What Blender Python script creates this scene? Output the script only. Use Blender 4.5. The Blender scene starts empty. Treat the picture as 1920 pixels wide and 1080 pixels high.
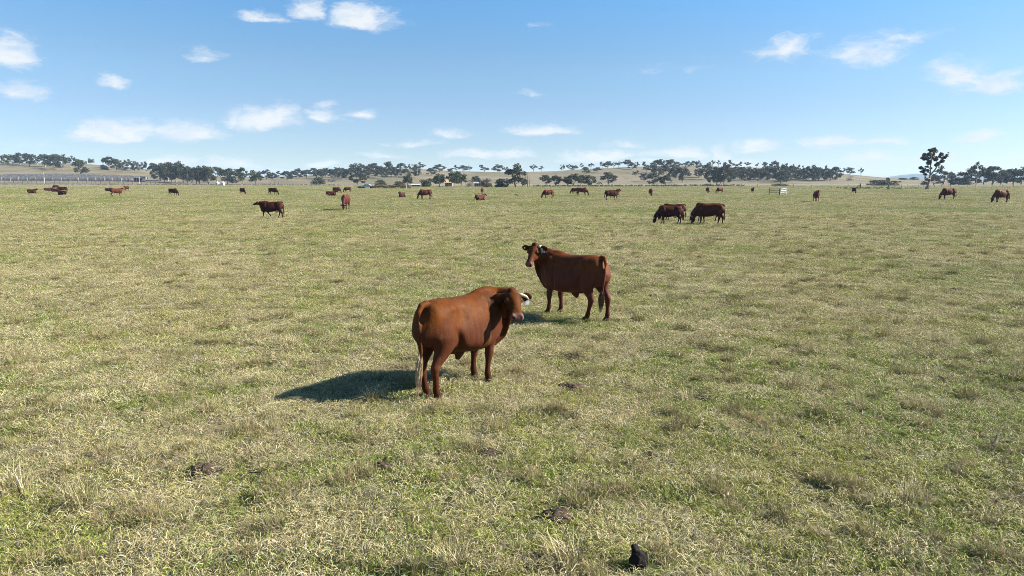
import bpy, bmesh, math, random
import numpy as np
from mathutils import Vector, Matrix, noise

# ------------------------------------------------------------------ camera, world, sun, exposure
SC = bpy.context.scene
R = math.radians
TILT = R(9.06); FPX = 1280.0; CAMH = 3.1
cam_d = bpy.data.cameras.new('camera')
cam = bpy.data.objects.new('camera', cam_d)
SC.collection.objects.link(cam)
cam.location = (0, 0, CAMH)
cam.rotation_euler = (math.pi / 2 - TILT, 0, 0)
cam_d.sensor_width = 36.0
cam_d.lens = 36.0 * FPX / 1920.0
cam_d.clip_start = 0.1
cam_d.clip_end = 20000
SC.camera = cam

SUN_EL = R(32.5); SUN_AZ = R(87.0)          # azimuth clockwise from +Y (straight ahead); the sun stands to the right
sun_vec = Vector((math.sin(SUN_AZ) * math.cos(SUN_EL), math.cos(SUN_AZ) * math.cos(SUN_EL), math.sin(SUN_EL)))
sd = bpy.data.lights.new('sun', 'SUN'); sd.energy = 5.0; sd.angle = R(0.53); sd.color = (1.0, 0.95, 0.86)
sun = bpy.data.objects.new('sun', sd); SC.collection.objects.link(sun)
sun.rotation_euler = sun_vec.to_track_quat('Z', 'Y').to_euler()
SC.view_settings.view_transform = 'Standard'; SC.view_settings.look = 'None'
SC.view_settings.gamma = 1.0; SC.view_settings.use_curve_mapping = False
SC.view_settings.exposure = 1.60
SC.render.engine = 'CYCLES'
SC.cycles.max_bounces = 6; SC.cycles.volume_bounces = 0; SC.cycles.transparent_max_bounces = 8
SC.cycles.filter_width = 0.9; SC.cycles.sample_clamp_direct = 3.0; SC.cycles.sample_clamp_indirect = 1.5; SC.cycles.use_denoising = True; SC.cycles.denoising_prefilter = 'NONE'

SKY_STRENGTH = 0.051
W = bpy.data.worlds.new('World'); SC.world = W; W.use_nodes = True


class NT:
    """small helper to write node trees in few lines"""
    def __init__(s, tree):
        s.t = tree; s.n = tree.nodes; s.l = tree.links; s.n.clear()
    def new(s, typ, **kw):
        nd = s.n.new(typ)
        ins = kw.pop('ins', {})
        for k, v in kw.items(): setattr(nd, k, v)
        for k, v in ins.items():
            sock = nd.inputs[k]
            if hasattr(v, 'is_output'): s.l.new(v, sock)
            else: sock.default_value = v
        return nd
    def math(s, op, a, b=0.0, c=0.0, clamp=False):
        nd = s.n.new('ShaderNodeMath'); nd.operation = op; nd.use_clamp = clamp
        for i, v in enumerate((a, b, c)):
            if hasattr(v, 'is_output'): s.l.new(v, nd.inputs[i])
            else: nd.inputs[i].default_value = v
        return nd.outputs[0]
    def vmath(s, op, a, b=(0, 0, 0), c=(0, 0, 0), scale=None):
        nd = s.n.new('ShaderNodeVectorMath'); nd.operation = op
        for i, v in enumerate((a, b, c)):
            if hasattr(v, 'is_output'): s.l.new(v, nd.inputs[i])
            else: nd.inputs[i].default_value = v
        if scale is not None:
            if hasattr(scale, 'is_output'): s.l.new(scale, nd.inputs[3])
            else: nd.inputs[3].default_value = scale
        return nd.outputs['Value'] if op in ('LENGTH', 'DOT_PRODUCT', 'DISTANCE') else nd.outputs['Vector']
    def mix(s, f, a, b, blend='MIX'):
        nd = s.n.new('ShaderNodeMix'); nd.data_type = 'RGBA'; nd.blend_type = blend
        for i, v in ((0, f), (6, a), (7, b)):
            if hasattr(v, 'is_output'): s.l.new(v, nd.inputs[i])
            else: nd.inputs[i].default_value = v if i == 0 else (*v[:3], 1)
        return nd.outputs[2]
    def noise(s, vec, scale, detail=4, rough=0.55, out='Fac'):
        nd = s.n.new('ShaderNodeTexNoise')
        nd.inputs['Scale'].default_value = scale; nd.inputs['Detail'].default_value = detail
        nd.inputs['Roughness'].default_value = rough
        if vec is not None: s.l.new(vec, nd.inputs['Vector'])
        return nd.outputs[out]
    def ramp(s, f, stops):
        nd = s.n.new('ShaderNodeMapRange'); nd.interpolation_type = 'SMOOTHSTEP'; nd.clamp = True
        s.l.new(f, nd.inputs[0])
        for i, v in enumerate(stops): nd.inputs[i + 1].default_value = v
        return nd.outputs[0]
    def sep(s, vec):
        nd = s.n.new('ShaderNodeSeparateXYZ'); s.l.new(vec, nd.inputs[0]); return nd.outputs
    def comb(s, x=0.0, y=0.0, z=0.0):
        nd = s.n.new('ShaderNodeCombineXYZ')
        for i, v in enumerate((x, y, z)):
            if hasattr(v, 'is_output'): s.l.new(v, nd.inputs[i])
            else: nd.inputs[i].default_value = v
        return nd.outputs[0]


def row_tan(py):                      # tangent of the elevation (up positive) of a pixel row of the photograph
    return math.tan(math.atan((540.0 - py) / FPX) - TILT)


# clouds: direction (azimuth from straight ahead, elevation), half width, half height (pixels of a level 1280 px lens), strength
CLOUDS = [(10, 92, 62, 30, 1.0), (40, 169, 70, 17, .85), (203, 150, 45, 13, .85), (380, 103, 40, 14, .6), (484, 27, 60, 11, .75),
          (572, 14, 48, 20, .9), (676, 28, 72, 25, 1.05), (215, 246, 95, 20, 1.0), (350, 243, 95, 17, .95), (500, 217, 92, 24, 1.0),
          (545, 208, 42, 22, .8), (625, 218, 48, 17, .95), (690, 216, 22, 12, .8), (622, 192, 24, 10, .5), (838, 252, 60, 10, .55),
          (1012, 242, 76, 13, .95), (1480, 88, 80, 20, .75), (1635, 95, 92, 27, .62), (1690, 68, 80, 16, .55), (1800, 136, 62, 22, .8),
          (1870, 150, 90, 18, .85), (1845, 256, 60, 10, .65), (885, 289, 46, 9, .7), (957, 286, 50, 10, .8), (1120, 291, 95, 11, .8),
          (1262, 284, 66, 12, .65), (1350, 283, 26, 13, .75), (1430, 275, 60, 11, .85), (1565, 268, 80, 11, .7), (1655, 269, 60, 7, .55),
          (318, 302, 56, 12, .95), (440, 306, 80, 11, .5), (620, 302, 36, 9, .65), (1165, 273, 40, 8, .45), (715, 289, 60, 7, .55),
          (992, 175, 22, 7, .5), (1630, 296, 70, 10, .45), (1790, 294, 70, 9, .5), (1370, 302, 70, 8, .6), (1220, 303, 60, 7, .5),
          (780, 270, 60, 7, .4), (60, 268, 60, 6, .3), (1000, 50, 30, 6, .25), (1250, 130, 60, 8, .2),
          (-260, 120, 130, 32, .9), (-420, 230, 160, 22, .8), (-700, 60, 150, 40, .9), (2120, 190, 130, 24, .8), (2300, 80, 160, 40, .7),
          (2500, 250, 160, 18, .8), (-100, 285, 90, 10, .7), (2080, 275, 90, 10, .7)]


def build_world():
    g = NT(W.node_tree)
    tc = g.new('ShaderNodeTexCoord').outputs['Generated']
    d = g.vmath('NORMALIZE', tc)
    # the air overhead a little clearer than the standard one: look the sky colour up slightly higher
    sx, sy, sz = g.sep(d)
    up = g.math('MULTIPLY', g.math('MAXIMUM', sz, 0.0), 1.25)
    lookup = g.vmath('NORMALIZE', g.comb(sx, sy, g.math('ADD', up, 0.01)))
    sky = g.new('ShaderNodeTexSky', sky_type='NISHITA', sun_disc=False, sun_elevation=SUN_EL, sun_rotation=SUN_AZ,
                altitude=300.0, air_density=1.0, dust_density=0.4, ozone_density=3.0)
    g.l.new(lookup, sky.inputs['Vector'])
    clear = g.mix(g.ramp(sz, (.03, .09, 0, 1)), (.81, .855, .95), (.875, .91, .975))
    clear = g.mix(g.ramp(sz, (.085, .15, 0, 1)), clear, (.90, 1.02, 1.03))
    clear = g.mix(g.ramp(sz, (.14, .26, 0, 1)), clear, (.77, 1.18, 1.30))
    skyc = g.mix(1.0, sky.outputs[0], clear, 'MULTIPLY')
    # azimuth / elevation in units of the level lens
    az = g.math('ARCTAN2', sx, sy)
    hor = g.math('SQRT', g.math('ADD', g.math('MULTIPLY', sx, sx), g.math('MULTIPLY', sy, sy)))
    el = g.math('ARCTAN2', sz, hor)
    P = g.comb(az, el, 0.0)
    wn = g.noise(g.vmath('MULTIPLY', P, (1, 2.2, 1)), 9.0, 5, 0.6, 'Color')
    wn = g.vmath('SUBTRACT', wn, (.5, .5, .5))
    P2 = g.vmath('ADD', P, g.vmath('MULTIPLY', wn, (.12, .036, 0)))
    acc = None
    for cx, cy, hw, hh, op in CLOUDS:
        op *= 1.45 if cy > 245 else 1.0
        cy += .42 * hh; hh *= 1.4
        X = (cx - 960) / FPX; Y = (540 - cy) / FPX
        v = Vector((X, math.cos(TILT) + Y * math.sin(TILT), -math.sin(TILT) + Y * math.cos(TILT)))
        a = math.atan2(v.x, v.y); e = math.atan2(v.z, math.hypot(v.x, v.y))
        k = 1.0 / (1 + min(1.2, abs(X)) ** 2) if abs(X) < 1.3 else .5
        sa = hw / FPX * k * 1.12; se = hh / FPX * 1.12
        q = g.vmath('MULTIPLY_ADD', P2, (1 / sa, 1 / se, 0), (-a / sa, -e / se, 0))
        q = g.vmath('MAXIMUM', q, g.vmath('MULTIPLY', q, (-1, -2.2, 1)))          # flat base
        m = g.math('MULTIPLY_ADD', g.vmath('LENGTH', q), -op, op)
        acc = m if acc is None else g.math('MAXIMUM', acc, m)
    fine = g.noise(g.vmath('MULTIPLY', P2, (1, 2.0, 1)), 46.0, 8, 0.66)
    body = g.math('MULTIPLY_ADD', g.math('SUBTRACT', fine, 0.5), 1.25, acc)
    fac = g.ramp(body, (0.0, 0.82, 0.0, 0.95))
    fac = g.math('MULTIPLY', fac, g.ramp(acc, (-0.25, 0.10, 0.0, 1.0)))
    shade = g.noise(g.vmath('ADD', g.vmath('MULTIPLY', P2, (1, 2.4, 1)), (0, .006, 0)), 26.0, 4, 0.5)
    ccol = g.mix(g.ramp(shade, (.35, .62, 0, 1)), (4.9, 5.5, 6.1), (5.9, 6.1, 6.3))
    col = g.mix(fac, skyc, ccol)
    bg = g.new('ShaderNodeBackground', ins={'Color': col, 'Strength': SKY_STRENGTH})
    out = g.new('ShaderNodeOutputWorld')
    g.l.new(bg.outputs[0], out.inputs['Surface'])


build_world()

# ------------------------------------------------------------------ object helpers
COL = SC.collection
rng = np.random.default_rng(7)
random.seed(7)


def pydata(name, verts, faces, smooth=False):
    me = bpy.data.meshes.new(name)
    me.from_pydata([tuple(map(float, v)) for v in verts], [], [tuple(map(int, f)) for f in faces])
    if smooth: me.polygons.foreach_set('use_smooth', [True] * len(me.polygons))
    me.update()
    return me


def quads_mesh(name, verts, quads):
    """fast: verts (n,3) array, quads (m,4) int array"""
    me = bpy.data.meshes.new(name)
    verts = np.asarray(verts, np.float32); quads = np.asarray(quads, np.int32)
    me.vertices.add(len(verts)); me.vertices.foreach_set('co', verts.ravel())
    n = len(quads); k = quads.shape[1]
    me.loops.add(n * k); me.loops.foreach_set('vertex_index', quads.ravel())
    me.polygons.add(n); me.polygons.foreach_set('loop_start', np.arange(0, n * k, k, dtype=np.int32))
    me.update(calc_edges=True)
    return me


def link(name, me, mat=None, parent=None, kind=None):
    o = bpy.data.objects.new(name, me)
    COL.objects.link(o)
    if mat is not None and not len(me.materials): me.materials.append(mat)
    if parent is not None: o.parent = parent
    if kind: o['kind'] = kind
    return o


def thing(name, label, cat, loc=(0, 0, 0), rz=0.0, scale=(1, 1, 1), group=None, me=None, mat=None):
    o = bpy.data.objects.new(name, me)
    COL.objects.link(o)
    if me is not None and mat is not None and not len(me.materials): me.materials.append(mat)
    o.location = loc; o.rotation_euler = (0, 0, rz); o.scale = scale
    if me is None: o.empty_display_size = 0.2
    o['label'] = label; o['category'] = cat
    if group: o['group'] = group
    return o


class Geo:
    """collects shapes for one mesh"""
    def __init__(s): s.v = []; s.f = []
    def add(s, vs, fs):
        b = len(s.v); s.v += [tuple(x) for x in vs]; s.f += [tuple(b + i for i in f) for f in fs]
    def box(s, x0, x1, y0, y1, z0, z1):
        s.add([(x0, y0, z0), (x1, y0, z0), (x1, y1, z0), (x0, y1, z0), (x0, y0, z1), (x1, y0, z1), (x1, y1, z1), (x0, y1, z1)],
              [(0, 3, 2, 1), (4, 5, 6, 7), (0, 1, 5, 4), (1, 2, 6, 5), (2, 3, 7, 6), (3, 0, 4, 7)])
    def tube(s, pts, rad, n=8, lat=None, cap=True, squash=None, pear=None):
        """loft of ellipses along pts; rad: list of r or (r_lat, r_dep)"""
        P = [Vector(p) for p in pts]; m = len(P); rings = []
        for i, p in enumerate(P):
            t = (P[min(i + 1, m - 1)] - P[max(i - 1, 0)]).normalized()
            l = Vector(lat) if lat is not None else (Vector((0, 0, 1)).cross(t) if abs(t.z) < .97 else Vector((0, 1, 0)))
            a = (l - t * l.dot(t))
            if a.length < 1e-5: a = t.orthogonal()
            a.normalize(); b = t.cross(a)
            r = rad[i]; ra, rb = (r, r) if not isinstance(r, (tuple, list)) else r
            pk = pear[i] if pear else 0.0
            e = squash or 1.0
            rings.append([p + a * (ra * math.copysign(abs(math.cos(q)) ** e, math.cos(q)) * (1 - pk * math.sin(q))) + b * (rb * math.copysign(abs(math.sin(q)) ** e, math.sin(q)))
                          for q in (2 * math.pi * j / n for j in range(n))])
        b0 = len(s.v)
        for rg in rings: s.v += [tuple(x) for x in rg]
        for i in range(m - 1):
            for j in range(n):
                k = (j + 1) % n
                s.f.append((b0 + i * n + j, b0 + i * n + k, b0 + (i + 1) * n + k, b0 + (i + 1) * n + j))
        if cap:
            s.f.append(tuple(b0 + j for j in reversed(range(n))))
            s.f.append(tuple(b0 + (m - 1) * n + j for j in range(n)))
    def ellipsoid(s, c, r, M=None, nu=14, nv=9):
        M = M or Matrix.Identity(3); c = Vector(c); b0 = len(s.v)
        for i in range(1, nv):
            th = math.pi * i / nv
            for j in range(nu):
                ph = 2 * math.pi * j / nu
                s.v.append(tuple(c + M @ Vector((r[0] * math.sin(th) * math.cos(ph), r[1] * math.sin(th) * math.sin(ph), r[2] * math.cos(th)))))
        top = len(s.v); s.v.append(tuple(c + M @ Vector((0, 0, r[2])))); bot = len(s.v); s.v.append(tuple(c - M @ Vector((0, 0, r[2]))))
        for i in range(nv - 2):
            for j in range(nu):
                k = (j + 1) % nu
                s.f.append((b0 + i * nu + j, b0 + (i + 1) * nu + j, b0 + (i + 1) * nu + k, b0 + i * nu + k))
        for j in range(nu):
            k = (j + 1) % nu
            s.f.append((top, b0 + j, b0 + k)); s.f.append((bot, b0 + (nv - 2) * nu + k, b0 + (nv - 2) * nu + j))
    def mesh(s, name, smooth=False): return pydata(name, s.v, s.f, smooth)


def material(name, rough=0.8, spec=0.3):
    m = bpy.data.materials.new(name); m.use_nodes = True
    g = NT(m.node_tree)
    b = g.new('ShaderNodeBsdfPrincipled'); b.inputs['Roughness'].default_value = rough
    b.inputs['Specular IOR Level'].default_value = spec
    o = g.new('ShaderNodeOutputMaterial'); g.l.new(b.outputs[0], o.inputs['Surface'])
    return m, g, b


def simple(name, col, col2=None, scale=6.0, rough=0.75, spec=0.3, bump=0.0):
    m, g, b = material(name, rough, spec)
    tc = g.new('ShaderNodeTexCoord').outputs['Object']
    n = g.noise(tc, scale, 5, .6)
    c2 = col2 or tuple(c * .7 for c in col)
    g.l.new(g.mix(g.ramp(n, (.35, .65, 0, 1)), col, c2), b.inputs['Base Color'])
    if bump:
        bp = g.new('ShaderNodeBump', ins={'Height': n, 'Strength': bump, 'Distance': .02})
        g.l.new(bp.outputs[0], b.inputs['Normal'])
    return m


# ------------------------------------------------------------------ places: photograph pixel -> ground
def gz(x, y):
    """height of the paddock surface: gentle tussocky relief that dies out with distance"""
    f = max(0.0, 1.0 - max(0.0, y - 30.0) / 50.0)
    if f <= 0 or abs(x) > 60: return 0.0
    a = noise.noise((x * .33, y * .33, 3.1)) * .05 + noise.noise((x * 1.3, y * 1.3, 8.2)) * .055 + noise.noise((x * 2.9, y * 2.9, 1.7)) * .035
    return a * f


CREST = [(-900, 306), (-200, 303), (0, 304), (60, 305), (120, 306), (170, 308), (215, 311), (260, 315), (300, 321), (350, 327), (430, 331), (520, 332), (570, 330),
         (610, 327), (650, 323), (700, 318), (760, 315.5), (800, 317), (850, 321), (950, 322.5), (1040, 321), (1090, 318), (1130, 315),
         (1180, 312), (1250, 311.5), (1320, 311.5), (1400, 313.5), (1480, 316), (1540, 321), (1580, 325.5), (1640, 331.5), (1690, 335.5), (1750, 338.5),
         (1900, 340), (2800, 340)]
CR_X = np.array([c[0] for c in CREST], float); CR_Y = np.array([c[1] for c in CREST], float)
DC = 660.0


def pxc(x, y): return 960 + FPX * x / (y * math.cos(TILT))


def hill(x, y):
    px = pxc(x, y)
    crest = float(np.interp(px, CR_X, CR_Y))
    hc = max(0.0, CAMH + row_tan(crest) * DC)
    y0 = 405 if px < 560 else 425
    s = min(1.0, max(0.0, (y - y0) / (DC - y0)))
    s = s * s * (3 - 2 * s) * .55 + s * .45
    h = hc * s
    if y > DC: h = hc * max(0.0, 1 - ((y - DC) / 420.0) ** 2 * .75) if y < DC + 420 else hc * .25
    if y > 430: h += noise.noise((x * .02, y * .02, 4.4)) * .5 * s
    return h


def ray(px, py):
    X = (px - 960) / FPX; Y = (540 - py) / FPX
    return Vector((X, math.cos(TILT) + Y * math.sin(TILT), -math.sin(TILT) + Y * math.cos(TILT)))


def ground_at(px, py, far=DC):
    """point of the flat paddock or of the hill that the pixel shows"""
    d = ray(px, py); d = d / d.y
    y = 4.0
    while y < far:
        z = CAMH + d.z * y
        if z <= (hill(d.x * y, y) if y > 400 else 0.0):
            return Vector((d.x * y, y, hill(d.x * y, y) if y > 400 else 0.0))
        y += 0.05 if y < 60 else (.5 if y < 400 else 1.5)
    return Vector((d.x * far, far, hill(d.x * far, far)))


def flat(px, py):
    d = ray(px, py); k = CAMH / -d.z
    p = Vector((d.x * k, d.y * k, 0)); p.z = gz(p.x, p.y)
    return p


# ------------------------------------------------------------------ ground, hills
def ground_material(name, kind):
    m, g, b = material(name, .95, .1)
    pos = g.new('ShaderNodeNewGeometry').outputs['Position']
    big = g.noise(pos, .05, 4, .6); mid = g.noise(pos, .45, 5, .65); fine = g.noise(pos, 7.0, 6, .75)
    if kind == 'paddock':
        straw = (.1956, .1601, .0889); green = (.0756, .0934, .0249); soil = (.0311, .0249, .0178)
        f = g.ramp(g.math('ADD', g.math('MULTIPLY', mid, .7), g.math('MULTIPLY', big, .35)), (.40, .66, 0, 1))
        c = g.mix(f, green, straw)
        c = g.mix(g.ramp(fine, (.30, .62, .75, 0)), c, soil)
        tint = g.noise(pos, 1.7, 4, .7)
        c = g.mix(g.ramp(tint, (.55, .75, 0, .5)), c, (.1778, .1645, .0711))
        # far end of the paddock: duller, rougher growth along and beyond the boundary
        y = g.sep(pos)[1]
        rough_zone = g.ramp(g.math('MULTIPLY_ADD', big, 40.0, y), (338, 366, 0, 1))
        far = g.mix(g.ramp(mid, (.35, .65, 0, 1)), (.1512, .1378, .0934), (.2312, .1956, .1334))
        c = g.mix(rough_zone, c, far)
    else:
        c = g.mix(g.ramp(g.noise(pos, .03, 6, .7), (.38, .62, 0, 1)), (.122, .106, .060), (.178, .146, .098))
        c = g.mix(g.ramp(g.noise(pos, .25, 5, .7), (.5, .75, 0, .75)), c, (.070, .064, .040))
        c = g.mix(g.ramp(g.noise(pos, .11, 5, .7), (.58, .72, 0, .6)), c, (.19, .17, .11))
    g.l.new(c, b.inputs['Base Color'])
    bp = g.new('ShaderNodeBump', ins={'Height': fine, 'Strength': .6, 'Distance': .05})
    g.l.new(bp.outputs[0], b.inputs['Normal'])
    return m


def build_ground():
    xs = np.concatenate([np.linspace(-3500, -120, 24)[:-1], np.linspace(-120, -32, 30)[:-1], np.arange(-32, 32.01, .3), np.linspace(32, 120, 30)[1:], np.linspace(120, 3500, 24)[1:]])
    ys = np.concatenate([np.linspace(-60, 0, 12)[:-1], np.arange(0, 40, .3), np.linspace(40, 85, 50), np.linspace(85, 420, 50)[1:], np.linspace(420, 5050, 24)[1:]])
    nx, ny = len(xs), len(ys)
    V = np.zeros((ny, nx, 3), np.float32)
    V[..., 0] = xs[None, :]; V[..., 1] = ys[:, None]
    for j in range(ny):
        if ys[j] > 82 or ys[j] < -1: continue
        for i in range(nx):
            if abs(xs[i]) < 60: V[j, i, 2] = gz(xs[i], ys[j])
    idx = np.arange(nx * ny).reshape(ny, nx)
    Q = np.stack([idx[:-1, :-1], idx[:-1, 1:], idx[1:, 1:], idx[1:, :-1]], -1).reshape(-1, 4)
    me = quads_mesh('ground', V.reshape(-1, 3), Q)
    me.polygons.foreach_set('use_smooth', [True] * len(me.polygons))
    link('ground', me, ground_material('paddock_ground', 'paddock'), kind='structure')


def build_hills():
    us = np.linspace(-1.35, 1.25, 330); ys = np.concatenate([np.linspace(398, 520, 34), np.linspace(520, 700, 44)[1:], np.linspace(700, 1100, 20)[1:]])
    V = np.zeros((len(ys), len(us), 3), np.float32)
    for j, y in enumerate(ys):
        for i, u in enumerate(us):
            h = hill(u * y, y)
            edge = min(1.0, max(0.0, (y - 398) / 40.0))
            V[j, i] = (u * y, y, h - .35 * (1 - edge))
    idx = np.arange(len(ys) * len(us)).reshape(len(ys), len(us))
    Q = np.stack([idx[:-1, :-1], idx[:-1, 1:], idx[1:, 1:], idx[1:, :-1]], -1).reshape(-1, 4)
    me = quads_mesh('hills', V.reshape(-1, 3), Q)
    me.polygons.foreach_set('use_smooth', [True] * len(me.polygons))
    link('hills', me, ground_material('hill_ground', 'hill'), kind='structure')
    # the blue wooded hill far beyond
    y0 = 4200.0
    xs = np.linspace(ray(1655, 330).x * y0, ray(2000, 330).x * y0, 150)
    prof = [(1655, 337), (1672, 335), (1690, 331.5), (1700, 329), (1712, 327.5), (1722, 326), (1735, 325.5), (1745, 327), (1765, 328), (1800, 326), (1850, 329), (1920, 334), (2000, 338)]
    P = np.zeros((9, len(xs), 3), np.float32)
    for i, x in enumerate(xs):
        px = 960 + FPX * x / y0 / .9875
        h = CAMH + row_tan(np.interp(px, [p[0] for p in prof], [p[1] for p in prof])) * y0
        for j, s in enumerate((0, .25, .5, .75, .9, 1.0, .9, .6, 0)):
            yy = y0 - 400 + j * 90
            P[j, i] = (x, yy, max(-1, h * s + (noise.noise((x * .035, yy * .02, 2)) * 5.0 + noise.noise((x * .1, yy * .04, 5)) * 3.2 if 0 < s else -1)))
    idx = np.arange(P.shape[0] * P.shape[1]).reshape(P.shape[:2])
    Q = np.stack([idx[:-1, :-1], idx[:-1, 1:], idx[1:, 1:], idx[1:, :-1]], -1).reshape(-1, 4)
    link('distant_hill', quads_mesh('distant_hill', P.reshape(-1, 3), Q), simple('forest_hill', (.05, .065, .05), (.08, .09, .06), .05, .95, .1), kind='structure')


build_ground()
build_hills()


def build_haze():
    g_ = Geo(); g_.box(-3560, 3560, -75, 5150, -2.5, 62)
    m = bpy.data.materials.new('haze_air'); m.use_nodes = True
    g = NT(m.node_tree)
    v = g.new('ShaderNodeVolumePrincipled')
    v.inputs['Color'].default_value = (.58, .77, 1.0, 1); v.inputs['Density'].default_value = HAZE
    v.inputs['Anisotropy'].default_value = .0
    o = g.new('ShaderNodeOutputMaterial'); g.l.new(v.outputs[0], o.inputs['Volume'])
    link('haze', g_.mesh('haze'), m, kind='stuff')


HAZE = 0.00013
build_haze()

# ------------------------------------------------------------------ trees
def leaf_material(name, c1, c2, c3):
    m, g, b = material(name, .6, .25)
    at = g.new('ShaderNodeAttribute'); at.attribute_name = 'leaf'
    r = g.sep(at.outputs['Vector'])
    oi = g.new('ShaderNodeObjectInfo').outputs['Random']
    c = g.mix(r[0], c1, c2)
    c = g.mix(g.math('MULTIPLY', r[1], .55), c, c3)
    c = g.mix(1.0, c, g.mix(oi, (.8, .86, .82), (1.2, 1.12, 1.05)), 'MULTIPLY')
    g.l.new(c, b.inputs['Base Color'])
    tr = g.new('ShaderNodeBsdfTranslucent', ins={'Color': c})
    mx = g.new('ShaderNodeMixShader', ins={0: .22, 1: b.outputs[0], 2: tr.outputs[0]})
    out = [n for n in g.n if n.type == 'OUTPUT_MATERIAL'][0]
    g.l.new(mx.outputs[0], out.inputs['Surface'])
    return m


LEAF_GUM = leaf_material('gum_leaves', (.027, .036, .021), (.047, .056, .029), (.064, .068, .034))
LEAF_DARK = leaf_material('dark_leaves', (.0213, .0340, .0170), (.0365, .0527, .0204), (.0527, .0629, .0255))
LEAF_BROWN = leaf_material('bronze_leaves', (.0638, .0467, .0340), (.0850, .0680, .0382), (.1020, .0850, .0510))
LEAF_RUST = leaf_material('rust_leaves', (.2210, .0978, .0425), (.1275, .0850, .0467), (.3060, .2125, .1020))
LEAF_GREY = leaf_material('grey_twigs', (.14, .125, .11), (.17, .15, .13), (.20, .18, .15))
BARK = simple('gum_bark', (.30, .26, .22), (.14, .115, .095), 3.0, .9, .1)
BARK_PALE = simple('pale_bark', (.30, .265, .225), (.15, .125, .105), 2.0, .9, .1)


def leaf_cloud(r, centers, radii, n, size, squash=.75):
    """leaf-sized quads through clump volumes -> verts, quads, per-face values"""
    centers = np.asarray(centers); radii = np.asarray(radii)
    w = radii ** 2.2; pick = r.choice(len(centers), n, p=w / w.sum())
    d = r.normal(size=(n, 3)); d /= np.linalg.norm(d, axis=1)[:, None]
    rad = radii[pick] * (r.random(n) ** .42)
    c = centers[pick] + d * rad[:, None] * np.array([1, 1, squash])
    a = r.normal(size=(n, 3)); a /= np.linalg.norm(a, axis=1)[:, None]
    b = np.cross(a, r.normal(size=(n, 3))); b /= np.linalg.norm(b, axis=1)[:, None]
    s = size * (.6 + .8 * r.random(n)); s2 = s * (.45 + .35 * r.random(n))
    V = np.stack([c - a * s[:, None], c + b * s2[:, None], c + a * s[:, None], c - b * s2[:, None]], 1).reshape(-1, 3)
    Q = np.arange(4 * n).reshape(-1, 4)
    val = np.stack([r.random(n), r.random(len(centers))[pick], np.zeros(n)], 1)
    return V, Q, val


def foliage_mesh(name, V, Q, val, mat):
    me = quads_mesh(name, V, Q)
    at = me.attributes.new('leaf', 'FLOAT_VECTOR', 'FACE'); at.data.foreach_set('vector', val.astype(np.float32).ravel())
    me.materials.append(mat)
    return me


def tree_proto(seed, kind, n=900):
    """unit tree: height 1, crown about 0.9 wide -> (trunk mesh, crown mesh)"""
    r = np.random.default_rng(seed)
    C = []; rad = []
    if kind == 'gum':
        k = 20
        for i in range(k):
            a = 2 * math.pi * (i / k * 3.4 + r.random() * .2); q = math.sqrt((i + .5) / k) * .37 * (.8 + .3 * r.random())
            z = .20 + .70 * (r.random() if i % 2 else .72 + .28 * r.random()) * math.sqrt(max(.08, 1 - (q / .46) ** 2))
            C.append((q * math.cos(a), q * math.sin(a), z)); rad.append(.095 + .075 * r.random())
        base = .17
    elif kind == 'open':
        k = 11
        for i in range(k):
            a = 2 * math.pi * (i / k * 2.7 + r.random() * .3); q = math.sqrt((i + .5) / k) * .40
            z = .38 + .54 * r.random() * (1 - .4 * q)
            C.append((q * math.cos(a), q * math.sin(a), z)); rad.append(.075 + .075 * r.random())
        base = .30
    elif kind == 'round':
        k = 16
        for i in range(k):
            a = 2 * math.pi * (i / k * 3.1 + r.random() * .1); u = (i + .5) / k; z = .32 + .58 * u
            q = .34 * math.sqrt(max(.02, 1 - ((z - .56) / .42) ** 2)) * (.6 + .4 * r.random())
            C.append((q * math.cos(a), q * math.sin(a), z)); rad.append(.12 + .06 * r.random())
        base = .25
    else:  # bush: leaves down to the ground
        k = 20
        for i in range(k):
            a = 2 * math.pi * (i / k * 2.9 + r.random() * .2); q = math.sqrt((i + .5) / k) * .36
            z = .08 + .70 * (r.random() if i % 2 else .3 * r.random()) * math.sqrt(max(0.05, 1 - (q / .45) ** 2))
            C.append((q * math.cos(a), q * math.sin(a), z)); rad.append(.17 + .10 * r.random())
        base = .12
    V, Q, val = leaf_cloud(r, C, rad, n, .036 if kind != 'bush' else .045)
    V[:, 2] = np.maximum(V[:, 2], .01)
    g = Geo()
    lean = (r.random(2) - .5) * .08
    top = Vector((lean[0], lean[1], base))
    g.tube([(0, 0, -.03), (lean[0] * .4, lean[1] * .4, base * .5), top], [.036, .027, .022], 7)
    order = sorted(range(len(C)), key=lambda i: -rad[i])[:7]
    for i in order:
        c = Vector(C[i]); mid = top.lerp(c, .55) + Vector((0, 0, -.03))
        g.tube([top - Vector((0, 0, .05)), mid, c], [.013, .008, .004], 5)
    return g, (V, Q, val)


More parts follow.
